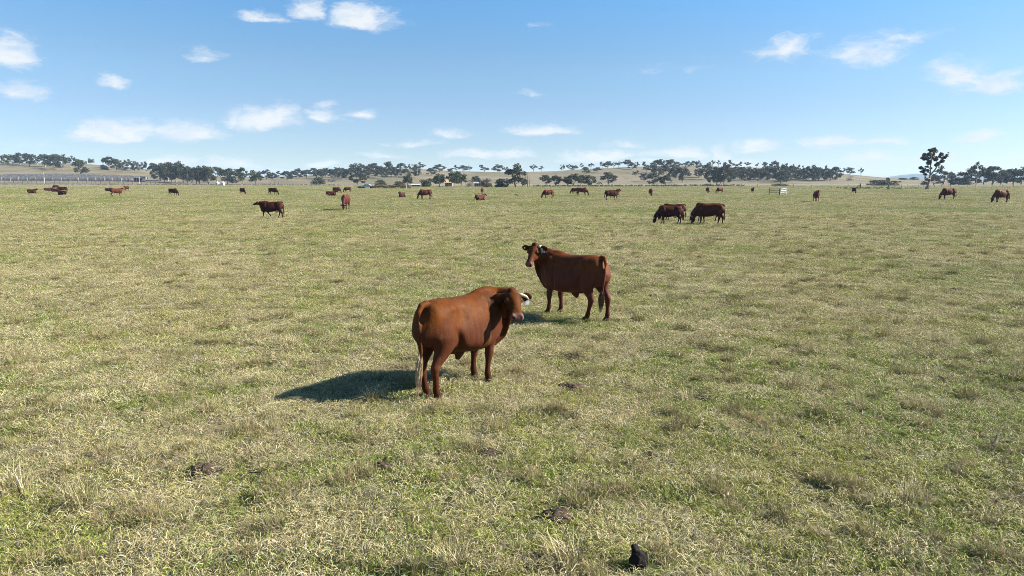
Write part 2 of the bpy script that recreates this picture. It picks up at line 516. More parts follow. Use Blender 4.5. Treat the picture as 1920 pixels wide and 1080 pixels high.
PROTO = {}
for kind, cnt in (('gum', 5), ('open', 4), ('round', 3), ('bush', 3)):
    for i in range(cnt):
        g, leaf = tree_proto(100 + len(PROTO) * 7 + i, kind, 800 if kind == 'open' else 1500)
        mats = {'gum': LEAF_GUM, 'open': LEAF_GUM, 'round': LEAF_DARK, 'bush': LEAF_DARK}
        PROTO[(kind, i)] = (g.mesh(kind + '_trunk'), foliage_mesh(kind + '_crown', *leaf, mats[kind]))
PROTO[('brown', 0)] = (PROTO[('bush', 0)][0], foliage_mesh('bronze_crown', *tree_proto(901, 'bush')[1], LEAF_BROWN))
PROTO[('grey', 0)] = (PROTO[('bush', 1)][0], foliage_mesh('grey_crown', *tree_proto(905, 'bush', 420)[1], LEAF_GREY))
VAR = {'gum': 5, 'open': 4, 'round': 3, 'bush': 3, 'brown': 1, 'grey': 1}
for tm, cm in PROTO.values():
    if not len(tm.materials): tm.materials.append(BARK)


def add_tree(px, top, base, wpx, kind, label, group, name=None, i=None, at=None):
    p = at or ground_at(px, base)
    ztop = CAMH + row_tan(top) * p.y
    h = max(1.0, ztop - p.z) * 1.10
    w = wpx * p.y * .99 / FPX
    v = random.randrange(VAR[kind]) if i is None else i
    tm, cm = PROTO[(kind, v)]
    unit_w = {'gum': .92, 'open': .95, 'round': .86, 'bush': .98, 'brown': .98, 'grey': .98}[kind]
    sx = w / unit_w * ((1.5 if 'belt' in label or 'wood' in label else 1.45) if kind == 'gum' else 1.22)
    nm = name or {'gum': 'gum_tree', 'open': 'gum_tree', 'round': 'shade_tree', 'bush': 'bush', 'brown': 'bush', 'grey': 'shrub'}[kind]
    o = thing(nm, label, {'gum_tree': 'tree', 'shade_tree': 'tree', 'bush': 'bush', 'shrub': 'shrub'}.get(nm, 'tree'), p - Vector((0, 0, .05)),
              random.random() * 6.28, (sx, sx * random.uniform(.9, 1.1), h), group)
    link('trunk', tm, None, o); link('crown', cm, None, o)
    return o


ORD = ['first', 'second', 'third', 'fourth', 'fifth', 'sixth', 'seventh', 'eighth', 'ninth', 'tenth', 'eleventh', 'twelfth', 'thirteenth',
       'fourteenth', 'fifteenth', 'sixteenth', 'seventeenth', 'eighteenth', 'nineteenth', 'twentieth', 'twenty-first', 'twenty-second']

# (place phrase for the label, group, [(px, top row, base row, width px, kind), ...])
TREES = [
 ('on the far left hill crest', 'gum trees on the left hill crest',
  [(10, 291, 310, 16, 'gum'), (24, 290, 309, 16, 'gum'), (38, 288, 309, 18, 'gum'), (55, 288, 311, 22, 'gum'), (70, 292, 309, 14, 'open'), (85, 289, 313, 22, 'gum'), (103, 289, 316, 20, 'gum'), (118, 290, 319, 18, 'gum'), (134, 293, 315, 17, 'open')]),
 ('on the left hill beside the belt', 'gum trees on the right shoulder of the left hill',
  [(195, 308, 318, 12, 'bush'), (205, 295, 315, 18, 'gum'), (218, 298, 319, 20, 'gum'), (231, 304, 322, 16, 'gum'), (240, 299, 318, 14, 'open'), (253, 303, 321, 14, 'gum'), (264, 304, 322, 12, 'open'), (275, 303, 326, 14, 'open')]),
 ('in the dense belt left of the white tanks', 'gum trees in the dense belt by the white tanks',
  [(290, 306, 333, 18, 'gum'), (301, 308, 339, 20, 'gum'), (315, 306, 340, 22, 'gum'), (330, 306, 342, 22, 'gum'), (309, 312, 342, 16, 'gum'), (322, 311, 342, 18, 'gum'), (352, 313, 344, 18, 'gum'), (368, 316, 345, 18, 'gum'), (345, 310, 343, 20, 'gum'), (338, 305, 338, 18, 'gum'), (360, 313, 343, 20, 'gum'), (375, 314, 345, 18, 'gum'), (391, 313, 345, 20, 'gum'), (383, 313, 341, 16, 'gum')]),
 ('in the belt behind the white tanks', 'gum trees behind the white tanks',
  [(407, 313, 342, 22, 'gum'), (427, 316, 345, 22, 'gum'), (443, 319, 346, 20, 'gum'), (455, 316, 345, 18, 'gum')]),
 ('on the rise right of the dark round tree', 'gum trees on the low rise',
  [(500, 319, 336, 20, 'gum'), (512, 325, 336, 14, 'gum'), (523, 321, 336, 16, 'open'), (538, 321, 338, 18, 'gum'), (551, 320, 335, 14, 'gum'), (561, 317, 335, 16, 'gum'), (575, 319, 334, 18, 'gum')]),
 ('at the left end of the middle hill', 'gum trees at the left end of the middle hill',
  [(588, 315, 329, 14, 'gum'), (600, 317, 330, 12, 'open'), (611, 315, 333, 18, 'gum'), (622, 317, 333, 14, 'gum'), (633, 314, 332, 18, 'gum'), (644, 315, 332, 14, 'gum'), (651, 317, 337, 14, 'gum'), (594, 319, 334, 14, 'gum'), (605, 319, 335, 14, 'gum'), (628, 320, 336, 15, 'gum'), (640, 320, 336, 14, 'gum')]),
 ('on the slope above the rusty hedge', 'gum trees on the left slope of the middle hill',
  [(666, 307, 323, 16, 'gum'), (660, 314, 333, 14, 'gum'), (684, 318, 336, 16, 'gum'), (706, 317, 333, 16, 'gum'), (721, 317, 334, 15, 'gum'), (745, 316, 332, 15, 'gum'), (761, 317, 331, 14, 'gum'), (678, 308, 326, 20, 'gum'), (690, 312, 328, 16, 'gum'), (700, 307, 326, 20, 'gum'), (713, 311, 329, 16, 'gum'), (728, 303, 325, 16, 'gum'), (735, 313, 331, 18, 'gum'), (753, 306, 326, 17, 'gum'), (770, 308, 325, 12, 'open'), (781, 310, 333, 15, 'gum'), (791, 304, 318, 13, 'open')]),
 ('on the skyline above the homestead garden', 'skyline gum trees above the homestead',
  [(808, 315, 329, 14, 'gum'), (824, 309, 322, 18, 'gum'), (844, 314, 322, 9, 'bush'), (855, 309, 322, 14, 'open'), (868, 310, 321, 15, 'gum'), (880, 311, 322, 10, 'open'), (908, 309, 324, 20, 'open'), (933, 309, 323, 16, 'gum'), (947, 313, 322, 11, 'open')]),
 ('on the skyline right of the multi trunked gum', 'skyline gum trees on the bare part of the middle hill',
  [(1000, 309, 321, 13, 'open'), (1015, 311, 321, 11, 'open'), (1054, 309, 323, 11, 'open'), (1067, 308, 320, 11, 'open'), (1077, 310, 320, 12, 'gum'), (1091, 306, 317, 7, 'open'), (1098, 313, 326, 13, 'gum'), (1108, 306, 316, 13, 'open'), (1120, 314, 323, 12, 'gum'), (1130, 303, 315, 11, 'open'), (1140, 303, 317, 13, 'gum'), (1151, 305, 315, 10, 'open'), (1160, 303, 314, 13, 'open'), (1177, 300, 315, 15, 'gum'), (1186, 306, 317, 12, 'gum'), (1194, 304, 318, 12, 'open'), (1191, 320, 334, 14, 'open')]),
 ('along the foot of the bare hill', 'gum trees at the foot of the middle hill',
  [(1023, 329, 349, 18, 'gum'), (1042, 329, 349, 20, 'gum'), (1063, 332, 349, 16, 'gum'), (1076, 326, 349, 24, 'gum'), (1090, 329, 348, 16, 'gum'), (1104, 330, 349, 22, 'gum'), (1123, 341, 348, 9, 'open'), (1140, 324, 348, 21, 'gum')]),
 ('on the highest skyline above the grazing pairs', 'gum trees on the highest skyline of the middle hill',
  [(1212, 303, 325, 16, 'open'), (1224, 308, 324, 14, 'gum'), (1235, 299, 318, 22, 'gum'), (1255, 299, 317, 22, 'gum'), (1268, 304, 315, 12, 'gum'), (1280, 306, 313, 10, 'open'), (1290, 303, 313, 11, 'gum'), (1300, 302, 312, 11, 'gum'), (1309, 302, 317, 10, 'gum'), (1336, 301, 311, 11, 'open'), (1347, 301, 311, 9, 'open'), (1371, 300, 316, 15, 'open'), (1385, 303, 316, 14, 'open'), (1401, 304, 313, 13, 'open'), (1419, 305, 313, 7, 'open'), (1434, 304, 318, 10, 'gum'), (1453, 303, 322, 15, 'gum')]),
 ('on the slope below the highest skyline', 'gum trees on the mid slope of the middle hill',
  [(1208, 325, 340, 16, 'gum'), (1224, 325, 347, 18, 'gum'), (1247, 329, 348, 20, 'gum'), (1230, 316, 333, 18, 'gum'), (1244, 311, 331, 18, 'gum'), (1258, 316, 335, 16, 'gum'), (1268, 312, 337, 18, 'gum'), (1281, 313, 343, 20, 'gum'), (1310, 317, 333, 16, 'gum')]),
 ('in the left half of the hillside wood', 'gum trees in the left half of the hillside wood',
  [(1326, 308, 337, 18, 'gum'), (1332, 318, 346, 18, 'gum'), (1350, 318, 346, 18, 'gum'), (1372, 318, 340, 18, 'gum'), (1396, 319, 339, 18, 'gum'), (1420, 319, 339, 17, 'gum'), (1434, 320, 340, 16, 'gum'), (1343, 313, 347, 20, 'gum'), (1358, 308, 347, 20, 'gum'), (1366, 315, 334, 16, 'gum'), (1378, 314, 335, 18, 'gum'), (1390, 314, 336, 20, 'gum'), (1402, 314, 336, 18, 'gum'), (1414, 316, 336, 16, 'gum'), (1426, 315, 337, 18, 'gum'), (1440, 314, 337, 20, 'gum')]),
 ('in the right half of the hillside wood', 'gum trees in the right half of the hillside wood',
  [(1455, 313, 338, 20, 'gum'), (1464, 320, 343, 20, 'gum'), (1475, 318, 341, 17, 'gum'), (1507, 319, 340, 17, 'gum'), (1529, 319, 340, 17, 'gum'), (1551, 321, 339, 16, 'gum'), (1470, 307, 338, 15, 'gum'), (1481, 313, 340, 20, 'gum'), (1486, 309, 333, 11, 'open'), (1500, 310, 336, 16, 'open'), (1497, 318, 339, 16, 'gum'), (1513, 312, 337, 18, 'gum'), (1523, 311, 338, 18, 'gum'), (1534, 315, 339, 18, 'gum'), (1546, 312, 338, 16, 'open'), (1556, 318, 339, 18, 'gum'), (1566, 313, 337, 17, 'gum')]),
 ('at the bare right end of the hill', 'gum trees at the right end of the middle hill',
  [(1582, 315, 328, 8, 'open'), (1593, 314, 327, 15, 'gum'), (1614, 315, 330, 9, 'open'), (1594, 328, 339, 11, 'grey')]),
 ('in the wood at the right edge', 'trees in the wood at the right edge',
  [(1784, 326, 345, 14, 'gum'), (1815, 318, 346, 30, 'gum'), (1830, 306, 347, 24, 'open'), (1844, 318, 346, 22, 'gum'), (1860, 314, 346, 34, 'gum'), (1876, 322, 346, 20, 'gum'), (1888, 320, 345, 20, 'gum'), (1899, 317, 346, 22, 'gum'), (1914, 315, 346, 24, 'gum'), (1932, 318, 346, 24, 'gum')]),
]
KIND_ADJ = {'gum': 'grey-green gum tree', 'open': 'thin open gum tree', 'round': 'dark rounded tree', 'bush': 'low dark bush', 'grey': 'small bare grey shrub', 'brown': 'bronze bush'}
for place, group, rows in TREES:
    rows = sorted(rows)
    for n_, (px, top, base, w, kind) in enumerate(rows):
        add_tree(px, top, base, w, kind, f'{KIND_ADJ[kind]} {place}, {ORD[n_]} from left', group)

# trees that stand out by themselves
SINGLE = [
 (151, 299, 329, 24, 'gum', 'lone vase-shaped gum tree with bare forked trunk on the left hill slope', None, None),
 (171, 298, 308, 10, 'round', 'small dark round tree alone on the left hill skyline', None, None),
 (480, 321, 347, 22, 'round', 'dark round leafy tree with short trunk right of the white tanks', None, None),
 (597, 329, 346, 22, 'bush', 'broad green bush on the pale rise left of the white car', None, None),
 (624, 328, 341, 17, 'grey', 'dull grey-green shrub just right of the broad green bush', None, None),
 (671, 325, 346, 26, 'gum', 'spreading tree standing right behind the parked white car', None, None),
 (714, 336, 347, 20, 'bush', 'low rounded bush behind the left half of the rusty hedge', None, None),
 (749, 338, 348, 18, 'bush', 'dark green bush behind the right half of the rusty hedge', None, None),
 (764, 329, 349, 17, 'round', 'dark upright tree behind the right end of the rusty hedge', None, None),
 (801, 331, 350, 20, 'bush', 'silvery green bush at the left end of the homestead garden', None, 'homestead garden trees'),
 (824, 327, 350.6, 22, 'round', 'dark blue-green tree left of the tan roofed farmhouse', None, 'homestead garden trees'),
 (852, 323, 350.6, 25, 'round', 'tall dark garden tree rising behind the tan roofed farmhouse', None, 'homestead garden trees'),
 (865, 326, 350, 20, 'round', 'dark green garden tree right of the tan roofed farmhouse', None, 'homestead garden trees'),
 (882, 334, 350, 14, 'grey', 'bare grey shrub between the farmhouse and the brick house', None, 'homestead garden trees'),
 (892, 331, 348, 17, 'round', 'round green tree rising behind the red brick house', None, 'homestead garden trees'),
 (911, 330, 350.6, 22, 'brown', 'bronze brown bush at the right end of the red brick house', None, 'homestead garden trees'),
 (940, 334, 351, 24, 'bush', 'large dark green dome-shaped bush between brick house and tall gum', None, 'homestead garden trees'),
 (967, 310, 351, 34, 'gum', 'tall multi trunked gum tree right of the dome-shaped bush', None, None),
 (1655, 335, 348, 48, 'bush', 'wide low bush behind the dead stump on the right', None, None),
 (1666, 333, 347, 20, 'open', 'small thin tree poking above the wide low bush', None, None),
 (1768, 312, 346, 30, 'open', 'leaning gum tree just right of the tall lone gum', None, None),
 (1750, 330, 347, 24, 'gum', 'shorter gum tree half hidden behind the tall lone gum trunk', None, None),
 (1733, 338, 347, 12, 'bush', 'low dark bush left of the tall lone gum trunk', None, None),
 (1800, 332, 347, 34, 'bush', 'grey-green rounded bush in front of the right edge wood', None, None),
 (1692, 332.5, 337, 13, 'bush', 'left of two tiny dark trees in front of the blue hill', None, 'tiny trees before the blue hill'),
 (1713, 331.5, 337, 16, 'bush', 'right of two tiny dark trees in front of the blue hill', None, 'tiny trees before the blue hill'),
 (1463, 343, 348.5, 26, 'bush', 'low scrubby thicket behind the white rail panel', None, None),
 (1326, 343, 349, 11, 'bush', 'small dark bush at the foot of the hillside wood, above the grazing group', None, None),
]
for px, top, base, w, kind, label, nm, grp in SINGLE:
    add_tree(px, top, base, w, kind, label, grp, nm)


def big_gum():
    """the tall lone gum on the right, about 209 m away"""
    r = np.random.default_rng(33)
    p = flat(1740, 355.0); p.z = 0
    k = p.y / FPX * .99
    def P(px, py, dy=0.0): return Vector(((px - 1740) * k, dy, (355 - py) * k))
    o = thing('gum_tree', 'tall lone gum tree with pale forked trunk right of centre-right skyline', 'tree', p)
    t = Geo()
    t.tube([P(1737.5, 356), P(1739, 348), P(1741, 338), P(1742, 328)], [.66, .38, .32, .28], 10)
    limbs = [[(1742, 330, 0), (1742, 316, .3), (1741, 304, .2), (1740, 292, -.2), (1743, 283, 0)],
             [(1742, 328, 0), (1748, 318, -.6), (1752, 306, -.9), (1756, 298, -1.2), (1761, 294, -1.0)],
             [(1742, 326, 0), (1736, 320, .5), (1731, 317, 1.0), (1728, 314, 1.2)],
             [(1741, 304, .2), (1736, 297, .8), (1731, 291, 1.0)],
             [(1741, 310, .2), (1746, 300, 1.2), (1750, 291, 1.6)],
             [(1740, 294, 0), (1735, 288, -.8), (1735, 283, -1)],
             [(1743, 332, 0), (1752, 327, .3), (1760, 322, .6)],
             [(1742, 336, 0), (1735, 334, -.5), (1731, 336, -.8)]]
    for L in limbs:
        t.tube([P(*q) for q in L], [.20 * (1 - i / len(L)) + .045 for i in range(len(L))], 7)
    link('trunk', t.mesh('tall_gum_trunk', True), BARK_PALE, o)
    C = []; rad = []
    for px, py, rr, dy in [(1743, 282, 5, 0), (1736, 284, 5, -.6), (1750, 285, 5, .5), (1731, 291, 4.5, .8), (1740, 290, 5, .9), (1755, 291, 5, -.8), (1748, 293, 5, 1.2), (1729, 298, 4, .5),
                           (1736, 298, 5, 1), (1744, 300, 5, -.9), (1752, 300, 5, .6), (1761, 296, 4.5, -1), (1759, 303, 4.5, -.6), (1734, 305, 4.5, -.8), (1741, 307, 4, 1.2),
                           (1749, 308, 5, -1), (1755, 310, 4, .9), (1728, 315, 4.5, 1.1), (1733, 319, 5, .6), (1730, 322, 3.5, 1), (1737, 313, 3.5, .4), (1764, 292, 3, -1), (1727, 300, 3, 0),
                           (1745, 316, 3, .8), (1734, 327, 4, .4), (1731, 336, 3, -.8), (1758, 322, 3.5, .5)]:
        c = P(px, py, dy * 1.3); C.append(tuple(c)); rad.append(rr * k * .86)
        for _ in range(2):
            q = c + Vector(r.normal(size=3) * rr * k * .75); C.append(tuple(q)); rad.append(rr * k * (.35 + .3 * r.random()))
    V, Q, val = leaf_cloud(r, C, rad, 8500, .16, .85)
    link('crown', foliage_mesh('tall_gum_crown', V, Q, val, LEAF_GUM), None, o)


big_gum()


def bare_tree(px, top, base, label, group, name, spread=.12, seed=1, mat=None):
    r = np.random.default_rng(seed)
    p = ground_at(px, base); h = CAMH + row_tan(top) * p.y - p.z
    o = thing(name, label, 'tree', p, 0, (1, 1, 1), group)
    t = Geo(); t.tube([(0, 0, -.1), (.1, 0, h * .5), (.05, .1, h * .96)], [.16, .11, .03], 6)
    link('trunk', t.mesh('bare_trunk'), mat or BARK_PALE, o)
    b = Geo()
    for i in range(16):
        z = h * (.18 + .75 * r.random()); a = r.random() * 6.28; L = h * spread * (.6 + .8 * r.random()) * (1.1 - z / h * .6)
        s = Vector((.08, 0, z)); e = s + Vector((math.cos(a) * L, math.sin(a) * L, L * 1.7))
        b.tube([s, s.lerp(e, .5) + Vector((math.cos(a), math.sin(a), 0)) * .1, e], [.05, .035, .015], 4)
    link('crown', b.mesh('bare_branches'), mat or BARK_PALE, o)
    return o


for i, (px, top) in enumerate([(979, 330), (984, 328), (989, 327), (993, 331)]):
    bare_tree(px, top, 351, f'slim bare grey tree right of the tall multi trunked gum, {ORD[i]} from left', 'slim bare grey trees', 'bare_tree', .10, 40 + i)
for i, (px, top) in enumerate([(507, 335), (515, 337), (522, 336), (528, 337)]):
    bare_tree(px, top, 347, f'thin pale bare sapling left of the broad green bush, {ORD[i]} from left', 'thin bare saplings', 'bare_sapling', .06, 60 + i)

# ------------------------------------------------------------------ fences, vineyard, buildings
WOOD_GREY = simple('weathered_wood', (.24, .21, .18), (.13, .11, .09), 8, .9, .1)
WOOD_DARK = simple('dark_wood', (.075, .062, .052), (.045, .038, .032), 8, .9, .1)
WOOD_PALE = simple('pale_post', (.50, .47, .42), (.36, .33, .30), 8, .85, .15)
WIRE = simple('fence_wire', (.20, .20, .20), (.15, .14, .13), 5, .6, .4)
WHITE = simple('white_paint', (.50, .50, .48), (.40, .40, .385), 3, .55, .3)
DARK = simple('dark_opening', (.02, .02, .022), (.015, .015, .016), 3, .6, .3)
RUBBER = simple('rubber', (.025, .025, .025), (.02, .02, .02), 3, .8, .2)
BRICK = simple('red_brick', (.36, .13, .085), (.28, .10, .07), 3, .9, .1)
TAN_ROOF = simple('tan_roof', (.42, .27, .15), (.34, .21, .12), 1.5, .8, .2)
GREY_ROOF = simple('grey_roof', (.34, .34, .34), (.26, .26, .27), 1.5, .6, .3)
GLASS = simple('window_glass', (.05, .06, .07), (.04, .05, .06), 2, .12, .6)
SHED_DARK = simple('dark_shed_steel', (.045, .047, .055), (.03, .032, .038), 1.5, .7, .3)
VINE = simple('bare_vines', (.40, .35, .31), (.28, .245, .22), 1.2, .95, .1, .5)


def fence(pts, spacing, hgt, label, name='wire_fence', post=WOOD_GREY, pr=.07, mat_wire=WIRE, wires=4, jitter=.15):
    """posts and wires through ground points; each post a part"""
    o = thing(name, label, 'fence', pts[0])
    org = Vector(pts[0])
    g = Geo(); g.tube([(0, 0, -.15), (0, 0, hgt * .5), (0, 0, hgt)], [pr, pr * .95, pr * .85], 7)
    pm = g.mesh('fence_post'); pm.materials.append(post)
    loc = []
    for a, b in zip(pts[:-1], pts[1:]):
        a, b = Vector(a), Vector(b); n = max(1, round((b - a).length / spacing))
        for i in range(n): loc.append(a.lerp(b, i / n) - org)
    loc.append(Vector(pts[-1]) - org)
    for q in loc:
        c = link('post', pm, None, o); c.location = q
        c.rotation_euler = (random.uniform(-.03, .03), random.uniform(-.05, .05), random.random()); c.scale.z = random.uniform(1 - jitter, 1 + jitter * .5)
    for k in range(wires):
        w = Geo(); z = hgt * (.25 + .68 * k / max(1, wires - 1))
        w.tube([q + Vector((0, -pr, z)) for q in loc], [.012] * len(loc), 4, cap=False)
        link('wire', w.mesh('fence_wire'), mat_wire, o)
    return o


def gat(px, py): return ground_at(px, py)


fence([gat(px, r_) for px, r_ in ((-60, 343.5), (0, 343.2), (60, 343.2), (120, 343.5), (180, 343.6), (240, 344.0), (300, 345.0))], 3.0, 1.9,
      'dark post fence along the foot of the left hill, in front of the vineyard', post=WOOD_DARK, pr=.13, wires=3)
fence([gat(px, r_) for px, r_ in ((-60, 348.0), (200, 348.2), (460, 348.6), (720, 349.5))], 6.5, 1.2, 'low wire fence along the far left edge of the paddock', pr=.09, jitter=.3)
fence([gat(px, r_) for px, r_ in ((1000, 351.3), (1200, 351.3), (1420, 351.0), (1590, 351.0))], 7.0, 1.2, 'low wire fence along the far edge of the paddock below the middle hill', pr=.09, jitter=.3)
fence([gat(px, r_) for px, r_ in ((1614, 352.6), (1690, 351.8), (1762, 351.0))], 4.0, 1.15, 'post and wire fence between the braced post and the metal gate', pr=.09, jitter=.3)
fence([gat(px, r_) for px, r_ in ((1782, 350.8), (1860, 350.5), (1960, 350.5))], 4.0, 1.15, 'wire fence running from the metal gate to the right edge', pr=.09, jitter=.3)


def weed_strip(name, pts, hgt, wid, n, mat, seed):
    r = np.random.default_rng(seed); C = []; rad = []
    for a, b in zip(pts[:-1], pts[1:]):
        a, b = Vector(a), Vector(b); k = int((b - a).length / (hgt * .7)) + 1
        for i in range(k):
            q = a.lerp(b, (i + r.random()) / k); C.append((q.x, q.y + (r.random() - .5) * wid, q.z + hgt * (.25 + .25 * r.random()))); rad.append(hgt * (.3 + .3 * r.random()))
    V, Q, val = leaf_cloud(r, C, rad, n, hgt * .18, .8)
    return link(name, foliage_mesh(name, V, Q, val, mat), None, None, 'stuff')


LEAF_WEED = leaf_material('weed_leaves', (.11, .105, .08), (.17, .15, .11), (.07, .075, .055))
weed_strip('roadside_weeds', [gat(px, r_) for px, r_ in ((-60, 346.2), (150, 346.2), (300, 346.8), (460, 347.4), (640, 347.8))], .8, 4, 9000, LEAF_WEED, 5)
weed_strip('hedgerow', [gat(px, r_) for px, r_ in ((1000, 350), (1200, 349.6), (1395, 348.8))], 1.0, 2, 6000, LEAF_WEED, 6)
LEAF_LUSH = leaf_material('lush_leaves', (.07, .13, .028), (.10, .17, .04), (.13, .17, .06))
weed_strip('lush_grass', [gat(px, r_) for px, r_ in ((1578, 353.6), (1640, 353.4), (1700, 353.0))], .45, 22, 9000, LEAF_LUSH, 7)


def vineyard():
    o = thing('vineyard_block', 'grey-brown block of bare trellised vines on the left hill', 'vineyard', ((100 - 960) * 444 * .9875 / FPX, 444, 1.5))
    org = o.location.copy()
    g = Geo(); g.tube([(0, 0, -.1), (0, 0, 1.3), (0, 0, 2.5)], [.09, .085, .08], 6); pm = g.mesh('trellis_post'); pm.materials.append(WOOD_PALE)
    front = [Vector(((px - 960) * 444 * .9875 / FPX, 444, hill((px - 960) * 444 * .9875 / FPX, 444))) for px in range(-60, 253, 8)]
    for k in range(12):
        pts = [Vector((p.x, p.y + k * 3.2, hill(p.x, p.y + k * 3.2))) for p in front[:len(front) - k // 3]]
        v = Geo(); r = np.random.default_rng(70 + k)
        P = []
        for a, b in zip(pts[:-1], pts[1:]):
            for i in range(3): P.append(a.lerp(b, i / 3) - org + Vector((0, (r.random() - .5) * .2, 1.15 + (r.random() - .5) * .15)))
        v.tube(P, [(.30 + .12 * r.random(), 1.05 + .12 * r.random()) for _ in P], 6)
        link('vine_row', v.mesh('vine_row'), VINE, o)
    for p in front[::2]:
        c = link('post', pm, None, o); c.location = p - org + Vector((0, -.45, 0))


vineyard()


def pole(px, top, base, label, name='power_pole', r0=.12, cross=False):
    p = gat(px, base); h = CAMH + row_tan(top) * p.y - p.z
    o = thing(name, label, 'pole', p)
    g = Geo(); g.tube([(0, 0, -.2), (0, 0, h * .6), (0, 0, h)], [r0, r0 * .85, r0 * .7], 8); link('shaft', g.mesh('pole_shaft'), WOOD_PALE, o)
    g = Geo(); g.box(-.9, .9, -r0 - .08, -r0 + .06, h - .6, h - .45) if cross else g.tube([(0, 0, h), (0, 0, h + .06)], [r0 * .9, r0 * .5], 8)
    link('crossarm' if cross else 'cap', g.mesh('pole_top'), WOOD_PALE, o)


pole(84, 322, 346, 'tall thin pale pole in front of the vineyard on the left', cross=True)
pole(262, 331, 346.5, 'pale pole in front of the dark machinery shed')


def machinery_shed():
    p = gat(259, 341.0); k = p.y / FPX * .99
    o = thing('machinery_shed', 'dark open-fronted machinery shed at the foot of the left hill', 'shed', p)
    w = 8.0 * k; h = 6.6 * k; g = Geo()
    g.box(-w, w, 3.6, 3.75, 0, h * .9); g.box(-w, -w + .15, 0, 3.6, 0, h * .9); g.box(w - .15, w, 0, 3.6, 0, h * .9)
    link('wall', g.mesh('shed_wall'), SHED_DARK, o)
    g = Geo(); g.add([(-w - .3, -.4, h), (w + .3, -.4, h), (w + .3, 4, h * .93), (-w - .3, 4, h * .93), (-w - .3, -.4, h + .12), (w + .3, -.4, h + .12), (w + .3, 4, h * .93 + .12), (-w - .3, 4, h * .93 + .12)],
                     [(0, 3, 2, 1), (4, 5, 6, 7), (0, 1, 5, 4), (1, 2, 6, 5), (2, 3, 7, 6), (3, 0, 4, 7)])
    link('roof', g.mesh('shed_roof'), SHED_DARK, o)
    g = Geo(); g.box(-.08, .08, -.08, .08, 0, h); pm = g.mesh('shed_post'); pm.materials.append(WOOD_PALE)
    for x in (-w * .3, w * .35): c = link('post', pm, None, o); c.location = (x, -.2, 0)
    g = Geo(); g.box(-w - 2.6, -w - .32, .5, 3.5, 0, h * .55); link('lean_to', g.mesh('shed_lean_to'), SHED_DARK, o)


machinery_shed()


def tank(px, label):
    p = gat(px, 347.6); k = p.y / FPX * .99
    o = thing('storage_tank', label, 'tank', p, 0, (1, 1, 1), 'white storage tanks')
    r = 3.6 * k; h = 5.2 * k; g = Geo()
    n = 24
    prof = [(0.0, r), (h * .33, r), (h * .335, r * 1.015), (h * .36, r * 1.015), (h * .365, r), (h * .66, r), (h * .665, r * 1.015), (h * .69, r * 1.015), (h * .695, r), (h, r)]
    g.tube([(0, 0, z) for z, _ in prof], [q for _, q in prof], n, lat=(0, 1, 0)); link('wall', g.mesh('tank_wall'), WHITE, o)
    g = Geo(); g.tube([(0, 0, h + .01), (0, 0, h + 2.0 * k * .8), (0, 0, h + 2.4 * k)], [r * 1.05, r * .25, r * .12], n, lat=(0, 1, 0)); link('roof', g.mesh('tank_roof'), WHITE, o)
    g = Geo(); g.box(-.35, .35, -r - .05, -r + .1, .1, 1.3); link('hatch', g.mesh('tank_hatch'), GREY_ROOF, o)


tank(408, 'left of two white cone-topped tanks in front of the dense tree belt')
tank(418.5, 'right of two white cone-topped tanks in front of the dense tree belt')


def gable_house(name, label, cat, px, base, wpx, hpx, rpx, depth, wallm, roofm, windows, posts=False):
    p = gat(px, base); k = p.y / FPX * .99
    o = thing(name, label, cat, p)
    w = wpx * k / 2; h = hpx * k; rh = rpx * k; g = Geo()
    g.box(-w, w, 0, depth, -.1, h); g.add([(-w, 0, h), (-w, depth, h), (-w, depth / 2, h + rh * .96)], [(0, 2, 1)]); g.add([(w, 0, h), (w, depth, h), (w, depth / 2, h + rh * .96)], [(0, 1, 2)])
    link('wall', g.mesh('house_wall'), wallm, o)
    g = Geo(); e = .45; d2 = depth / 2; s = rh / d2; t = .1
    for sg in (1, -1):
        ye = -e if sg > 0 else depth + e; zl = h - e * s
        a = [(-w - e, ye, zl + .03), (w + e, ye, zl + .03), (w + e, d2, h + rh + .03), (-w - e, d2, h + rh + .03)]
        b = [(x, y, z + t) for x, y, z in a]
        g.add(a + b, [(0, 3, 2, 1), (4, 5, 6, 7), (0, 1, 5, 4), (1, 2, 6, 5), (2, 3, 7, 6), (3, 0, 4, 7)])
    link('roof', g.mesh('house_roof'), roofm, o)
    for x, ww, z0, z1, nm in windows:
        f = Geo(); f.box(x * w - ww / 2, x * w + ww / 2, -.06, -.003, z0, z1); fo = link(nm, f.mesh(nm), WHITE, o)
        f = Geo(); f.box(x * w - ww / 2 + .1, x * w + ww / 2 - .1, -.085, -.063, z0 + .1, z1 - .1); link('pane', f.mesh('pane'), GLASS, fo)
    if posts:
        g = Geo(); g.box(-.08, .08, -.08, .08, 0, h - .25); pm = g.mesh('veranda_post'); pm.materials.append(WHITE)
        for x in (-.9, -.3, .3, .9): c = link('veranda_post', pm, None, o); c.location = (x * w, -.3, 0)
    return o


gable_house('brick_house', 'small red brick house with white windows half hidden by garden trees', 'house', 899, 349.9, 19, 6.0, 2.2, 6.0, BRICK, GREY_ROOF,
            [(-.72, .9, .25, 1.6, 'window'), (0.0, .9, .25, 1.6, 'window'), (.5, .8, .02, 1.75, 'door')])
gable_house('farmhouse', 'tan roofed farmhouse among the dark homestead garden trees', 'house', 841, 349.5, 13, 7.0, 5.0, 7.0, WOOD_GREY, TAN_ROOF, [(-.4, 1.0, .6, 1.7, 'window'), (.4, 1.0, .6, 1.7, 'window')])
gable_house('farm_shed', 'low white roofed shed with open dark front left of the garden trees', 'shed', 779, 349.6, 15, 2.6, .8, 4.5, DARK, WHITE, [], True)
gable_house('farm_shed', 'small plain white shed between the dark fronted shed and garden', 'shed', 795, 349.2, 12, 1.6, .9, 4.0, WHITE, WHITE, [])


